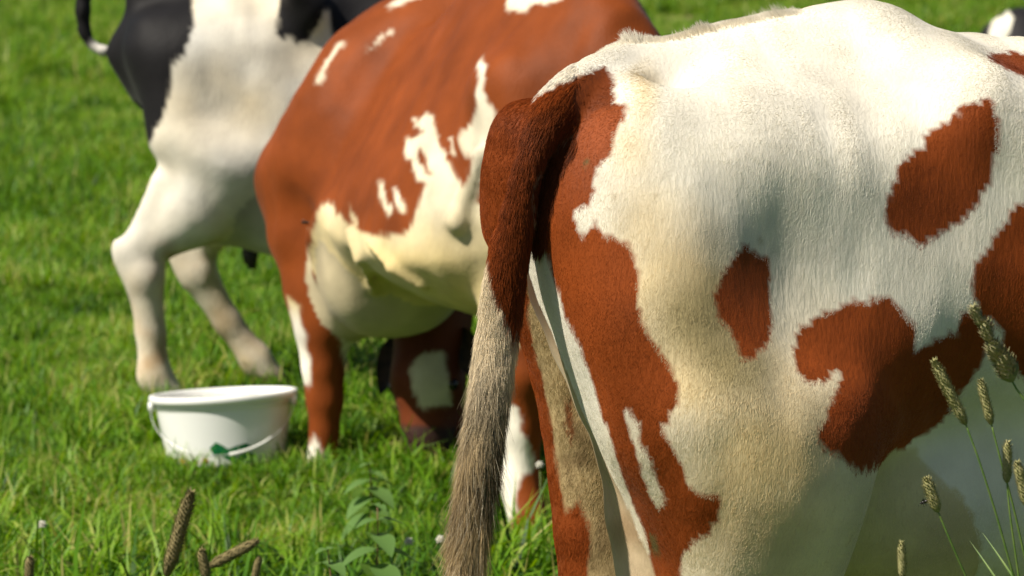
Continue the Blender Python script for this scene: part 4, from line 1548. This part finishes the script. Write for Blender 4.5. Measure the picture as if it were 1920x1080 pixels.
def spike_head(a, b, r, name, m, parent, dens=1.0, fluff=1.0, spik=True):
    a, b = np.array(a, float), np.array(b, float)
    bm = MB()
    Lh = np.linalg.norm(b - a)
    n = 12
    pts = [a + (b - a) * i / n for i in range(n + 1)]
    rad = [r * .78 * min(1, (.35 + 4 * i / n)) * min(1, .35 + 3.5 * (n - i) / n) for i in range(n + 1)]
    bm.ring_tube(pts, rad, 10)
    t = (b - a) / Lh
    u = np.cross(t, [0, 1, .2]); u /= np.linalg.norm(u)
    v = np.cross(t, u)
    K = int(Lh / .0016 * dens)
    for i in range(K):
        f = (i + .5) / K
        rr = np.interp(f, np.linspace(0, 1, n + 1), rad)
        for j in range(7):
            th = 2.4 * i + j * 2 * math.pi / 7 + random.uniform(-.2, .2)
            o = (math.cos(th) * u + math.sin(th) * v)
            p = a + (b - a) * f + o * rr * .9
            d = o * .75 + t * .8
            d /= np.linalg.norm(d)
            s_ = r * .50 * fluff * random.uniform(.7, 1.2)
            sd_ = np.cross(o, t)
            base = len(bm.v)
            bm.v += [p - sd_ * s_ * .35, p + sd_ * s_ * .35, p + d * s_ * 1.3, p + o * s_ * .4 + t * s_ * .3]
            bm.f += [(base, base + 1, base + 3), (base + 1, base + 2, base + 3), (base, base + 3, base + 2)]
    return bm.build(name, m, parent)


def timothy(top, bot, stem_pts, Y, r, label, m=None, name='timothy_grass', group=None, leaf=True, cat='grass stalk'):
    T, B = at(*top, Y), at(*bot, Y)
    sp_ = [at(*p, Y + .01 * i) for i, p in enumerate(stem_pts)]
    last = sp_[-1] if sp_ else B
    prev = sp_[-2] if len(sp_) > 1 else B
    d = (last - prev) / (np.linalg.norm(last - prev) + 1e-6)
    g = last + d * .12
    foot = np.array([g[0] + d[0] * .1, g[1] + .03, 0.0])
    pts = [B] + sp_ + [g, foot]
    # smooth
    P = np.array(pts)
    ts = np.linspace(0, len(P) - 1, 26)
    P2 = np.stack([np.interp(ts, np.arange(len(P)), P[:, k]) for k in range(3)], 1)
    for _ in range(3):
        P2[1:-1] = (P2[:-2] + P2[1:-1] * 2 + P2[2:]) / 4
    root = empty(name, tuple(foot))
    tag(root, label, cat, group)
    off = -foot
    MB().ring_tube([p + off for p in P2], [.0011 + .0008 * i / 25 for i in range(26)], 7).build('stem', M_STEM, root)
    spike_head(B + off, T + off, r, 'seed_head', m or M_SEED, root)
    if leaf:
        k = 18
        MB().leaf(P2[k] + off, (random.choice((-1, 1)) * .6, .1, 1), (0, -1, .2), .13, .0018, .4, 8).build('leaf', M_STEM, root)
    return root


G1 = 'timothy stalks in front of the nearest cow'
timothy((1751, 676), (1811, 796), [(1835, 860), (1870, 970), (1900, 1080)], 4.35, .0085, 'tallest leaning seed head with a long bare stem in front of the white belly', group=G1)
timothy((1838, 712), (1859, 796), [(1878, 870), (1898, 940), (1925, 1060)], 4.45, .0075, 'slim seed head standing just right of the tallest leaning one', group=G1)
timothy((1736, 896), (1759, 960), [(1780, 1010), (1815, 1090)], 4.3, .0085, 'short fat seed head low in front of the dark belly', group=G1)
timothy((1690, 1016), (1692, 1085), [(1694, 1110), (1698, 1160)], 4.35, .0068, 'seed head just poking up at the bottom edge below the belly', group=G1)
timothy((1889, 828), (1888, 905), [(1893, 960), (1910, 1080)], 4.4, .0075, 'upright green seed head near the edge, right of the long bare stem', group=G1)
timothy((1907, 866), (1926, 950), [(1932, 1000), (1945, 1080)], 4.3, .008, 'green seed head half cut off by the edge of the picture', group=G1)

# cocksfoot panicle: several lumpy clusters on one stem
pr_ = at(1925, 760, 4.3)
pan = empty('cocksfoot_grass', (pr_[0] + .08, 4.33, 0))
tag(pan, 'cocksfoot grass with lumpy flower clusters in front of the brown flank patch', 'grass stalk')
po = -np.array([pr_[0] + .08, 4.33, 0])
path = [at(*p, 4.3) for p in ((1826, 572), (1842, 605), (1860, 645), (1885, 690), (1905, 728), (1930, 762), (1975, 860), (2010, 1000))] + [np.array([pr_[0] + .08, 4.33, 0])]
MB().ring_tube([p + po for p in path], [.0006, .0008, .001, .0012, .0014, .0015, .0017, .0019, .002], 7).build('stem', M_STEM, pan)
M_PAN = noisy('purple_green_florets', (.20, .22, .09), (.36, .31, .18), 260, .8, .1)
for (a, b, r) in (((1842, 612), (1824, 574), .0075), ((1856, 640), (1844, 602), .009), ((1876, 680), (1858, 640), .011), ((1898, 715), (1872, 660), .013), ((1905, 700), (1890, 668), .008)):
    spike_head(at(*a, 4.3) + po, at(*b, 4.295) + po, r, 'flower_cluster', M_PAN, pan, .8, 1.3)

G2 = 'blurred brown stalks in front of the grass'
timothy((358, 922), (312, 1080), [(300, 1130), (290, 1200)], 4.1, .0105, 'thick brown stalk tip leaning right, the tallest of those below the white tub', M_SEEDB, 'brown_stalk', G2, False, 'plant stalk')
timothy((484, 1014), (392, 1062), [(370, 1085), (350, 1150)], 4.1, .008, 'brown stalk tip lying almost flat below the white tub', M_SEEDB, 'brown_stalk', G2, False, 'plant stalk')
timothy((377, 1030), (388, 1086), [(390, 1120), (394, 1180)], 4.05, .0075, 'short brown stalk tip crossing the foot of the one lying almost flat', M_SEEDB, 'brown_stalk', G2, False, 'plant stalk')
timothy((56, 1044), (54, 1090), [(54, 1120), (52, 1180)], 4.1, .0075, 'brown stalk tip alone at the bottom left corner of the grass', M_SEEDB, 'brown_stalk', G2, False, 'plant stalk')
timothy((486, 1044), (476, 1090), [(474, 1120), (470, 1180)], 4.1, .006, 'small brown stalk tip just under the tip of the flat lying one', M_SEEDB, 'brown_stalk', G2, False, 'plant stalk')

# nettles
M_NET = leaf_mat('nettle_leaf', [(.13, .24, .06), (.22, .36, .10), (.32, .44, .17)], .35, .6, 2)
M_NST = noisy('reddish_stem', (.16, .07, .05), (.22, .13, .07), 40, .6)


def nettle(px, py, Y, hpx, label, lean=(.05, 0), n=7, L=.085, name='nettle', seed=1):
    r = random.Random(seed)
    top = at(px, py, Y)
    foot = np.array([top[0] - lean[0], Y, 0.0])
    root = empty(name, tuple(foot))
    tag(root, label, 'plant')
    off = top - foot
    P = [off * t + np.array([.02 * math.sin(3 * t), 0, 0]) for t in np.linspace(0, 1, 8)]
    MB().ring_tube(P, [.0032 - .002 * i / 7 for i in range(8)], 8).build('stem', M_NST, root)
    a0 = r.random() * 3
    for i in range(n):
        t = 1 - i * .085
        p = off * t + np.array([.02 * math.sin(3 * t), 0, 0])
        s_ = L * (.35 + .65 * min(1, i / 3))
        for k in range(2):
            a = a0 + i * math.pi / 2 + k * math.pi + r.uniform(-.2, .2)
            d = np.array([math.cos(a), math.sin(a), .25 - .08 * i])
            MB().leaf(p, d, (0, 0, 1), s_ * r.uniform(.85, 1.15), s_ * .36, .45, 7, .22).build('leaf', M_NET, root)
    return root


nettle(690, 870, 8.3, 0, 'leafy nettle with a reddish stem below the belly of the middle cow', (.03, 0), 7, .085, seed=3)
nettle(705, 948, 7.0, 0, 'nettle with drooping leaves at the bottom, nearer than the other nettle', (.05, 0), 5, .10, seed=5)
nettle(612, 1030, 6.6, 0, 'low broad leaved plant at the bottom edge, left of the red stem', (.02, 0), 5, .10, 'broad_leaved_plant', seed=8)

# white clover heads
M_CLO = noisy('clover_white', (.62, .58, .46), (.78, .76, .68), 200, .8, .1, .5)
CL = [((826, 1012), 7.05, 'round white clover head between the nettle and the hanging tail'), ((767, 1016), 7.05, 'paler clover head left of the round white one by the tail'),
      ((79, 984), 7.15, 'white clover head among grass in the lower left'), ((1012, 872), 8.0, 'small clover head in grass by the white socked foreleg')]
for (p, Y, lb) in CL:
    c_ = at(*p, Y)
    root = empty('clover_flower', (c_[0], Y, 0))
    tag(root, lb, 'flower', 'white clover flowers')
    MB().ring_tube([(0.01, 0, 0), (.004, 0, c_[2] * .5), (0, 0, c_[2])], .0012, 6).build('stem', M_STEM, root)
    bm = MB()
    for i in range(70):
        ph = math.acos(1 - 1.7 * (i + .5) / 70)
        th = i * 2.4
        o = np.array([math.sin(ph) * math.cos(th), math.sin(ph) * math.sin(th), math.cos(ph)])
        bm.ring_tube([np.array([0, 0, c_[2]]) + o * .003, np.array([0, 0, c_[2]]) + o * .007, np.array([0, 0, c_[2]]) + o * (.009 + .002 * math.sin(i * 1.7))], [.001, .0016, .0006], 5)
    bm.build('flower_head', M_CLO, root)

# ------------------------------------------------------------------ flies
M_FLY = mat('fly_body', (.012, .010, .009), .35, .5)[0]
M_WING = mat('fly_wing', (.25, .22, .18), .3, .5)[0]


def fly(px, py, Y, rot, label, size=1.0):
    c_ = at(px, py, Y)
    root = empty('fly', tuple(c_))
    root.rotation_euler = rot
    root.scale = (size,) * 3
    tag(root, label, 'fly', 'flies around the cows')
    MB().ball((0, 0, 0), .0026, 10, 7, (1, 1, 1)).ball((-.0045, 0, 0), .003, 10, 7, (1.5, .9, .85)).ball((.0035, 0, 0), .002, 10, 7, (.8, 1.1, 1)).build('body', M_FLY, root)
    for sg in (-1, 1):
        MB().leaf((0, sg * .001, .002), (-.9, sg * .55, .25), (0, 0, 1), .008, .002, 0, 5, .05).build('wing', M_WING, root)
        for a in (-.8, 0, .8):
            MB().ring_tube([(a * .002, sg * .001, -.001), (a * .005, sg * .005, -.001), (a * .006, sg * .006, -.005)], .0003, 5).build('leg', M_FLY, root)


fly(895, 738, 5.035, (math.radians(70), math.radians(40), .4), 'dark fly sitting on the dirty pale part of the hanging tail')
fly(574, 417, 9.0, (0.2, .1, .6), 'tiny fly in front of the brown thigh of the middle cow', 1.6)
fly(1731, 942, 4.85, (.2, .4, 2.4), 'small fly hovering before the shaded belly of the nearest cow')
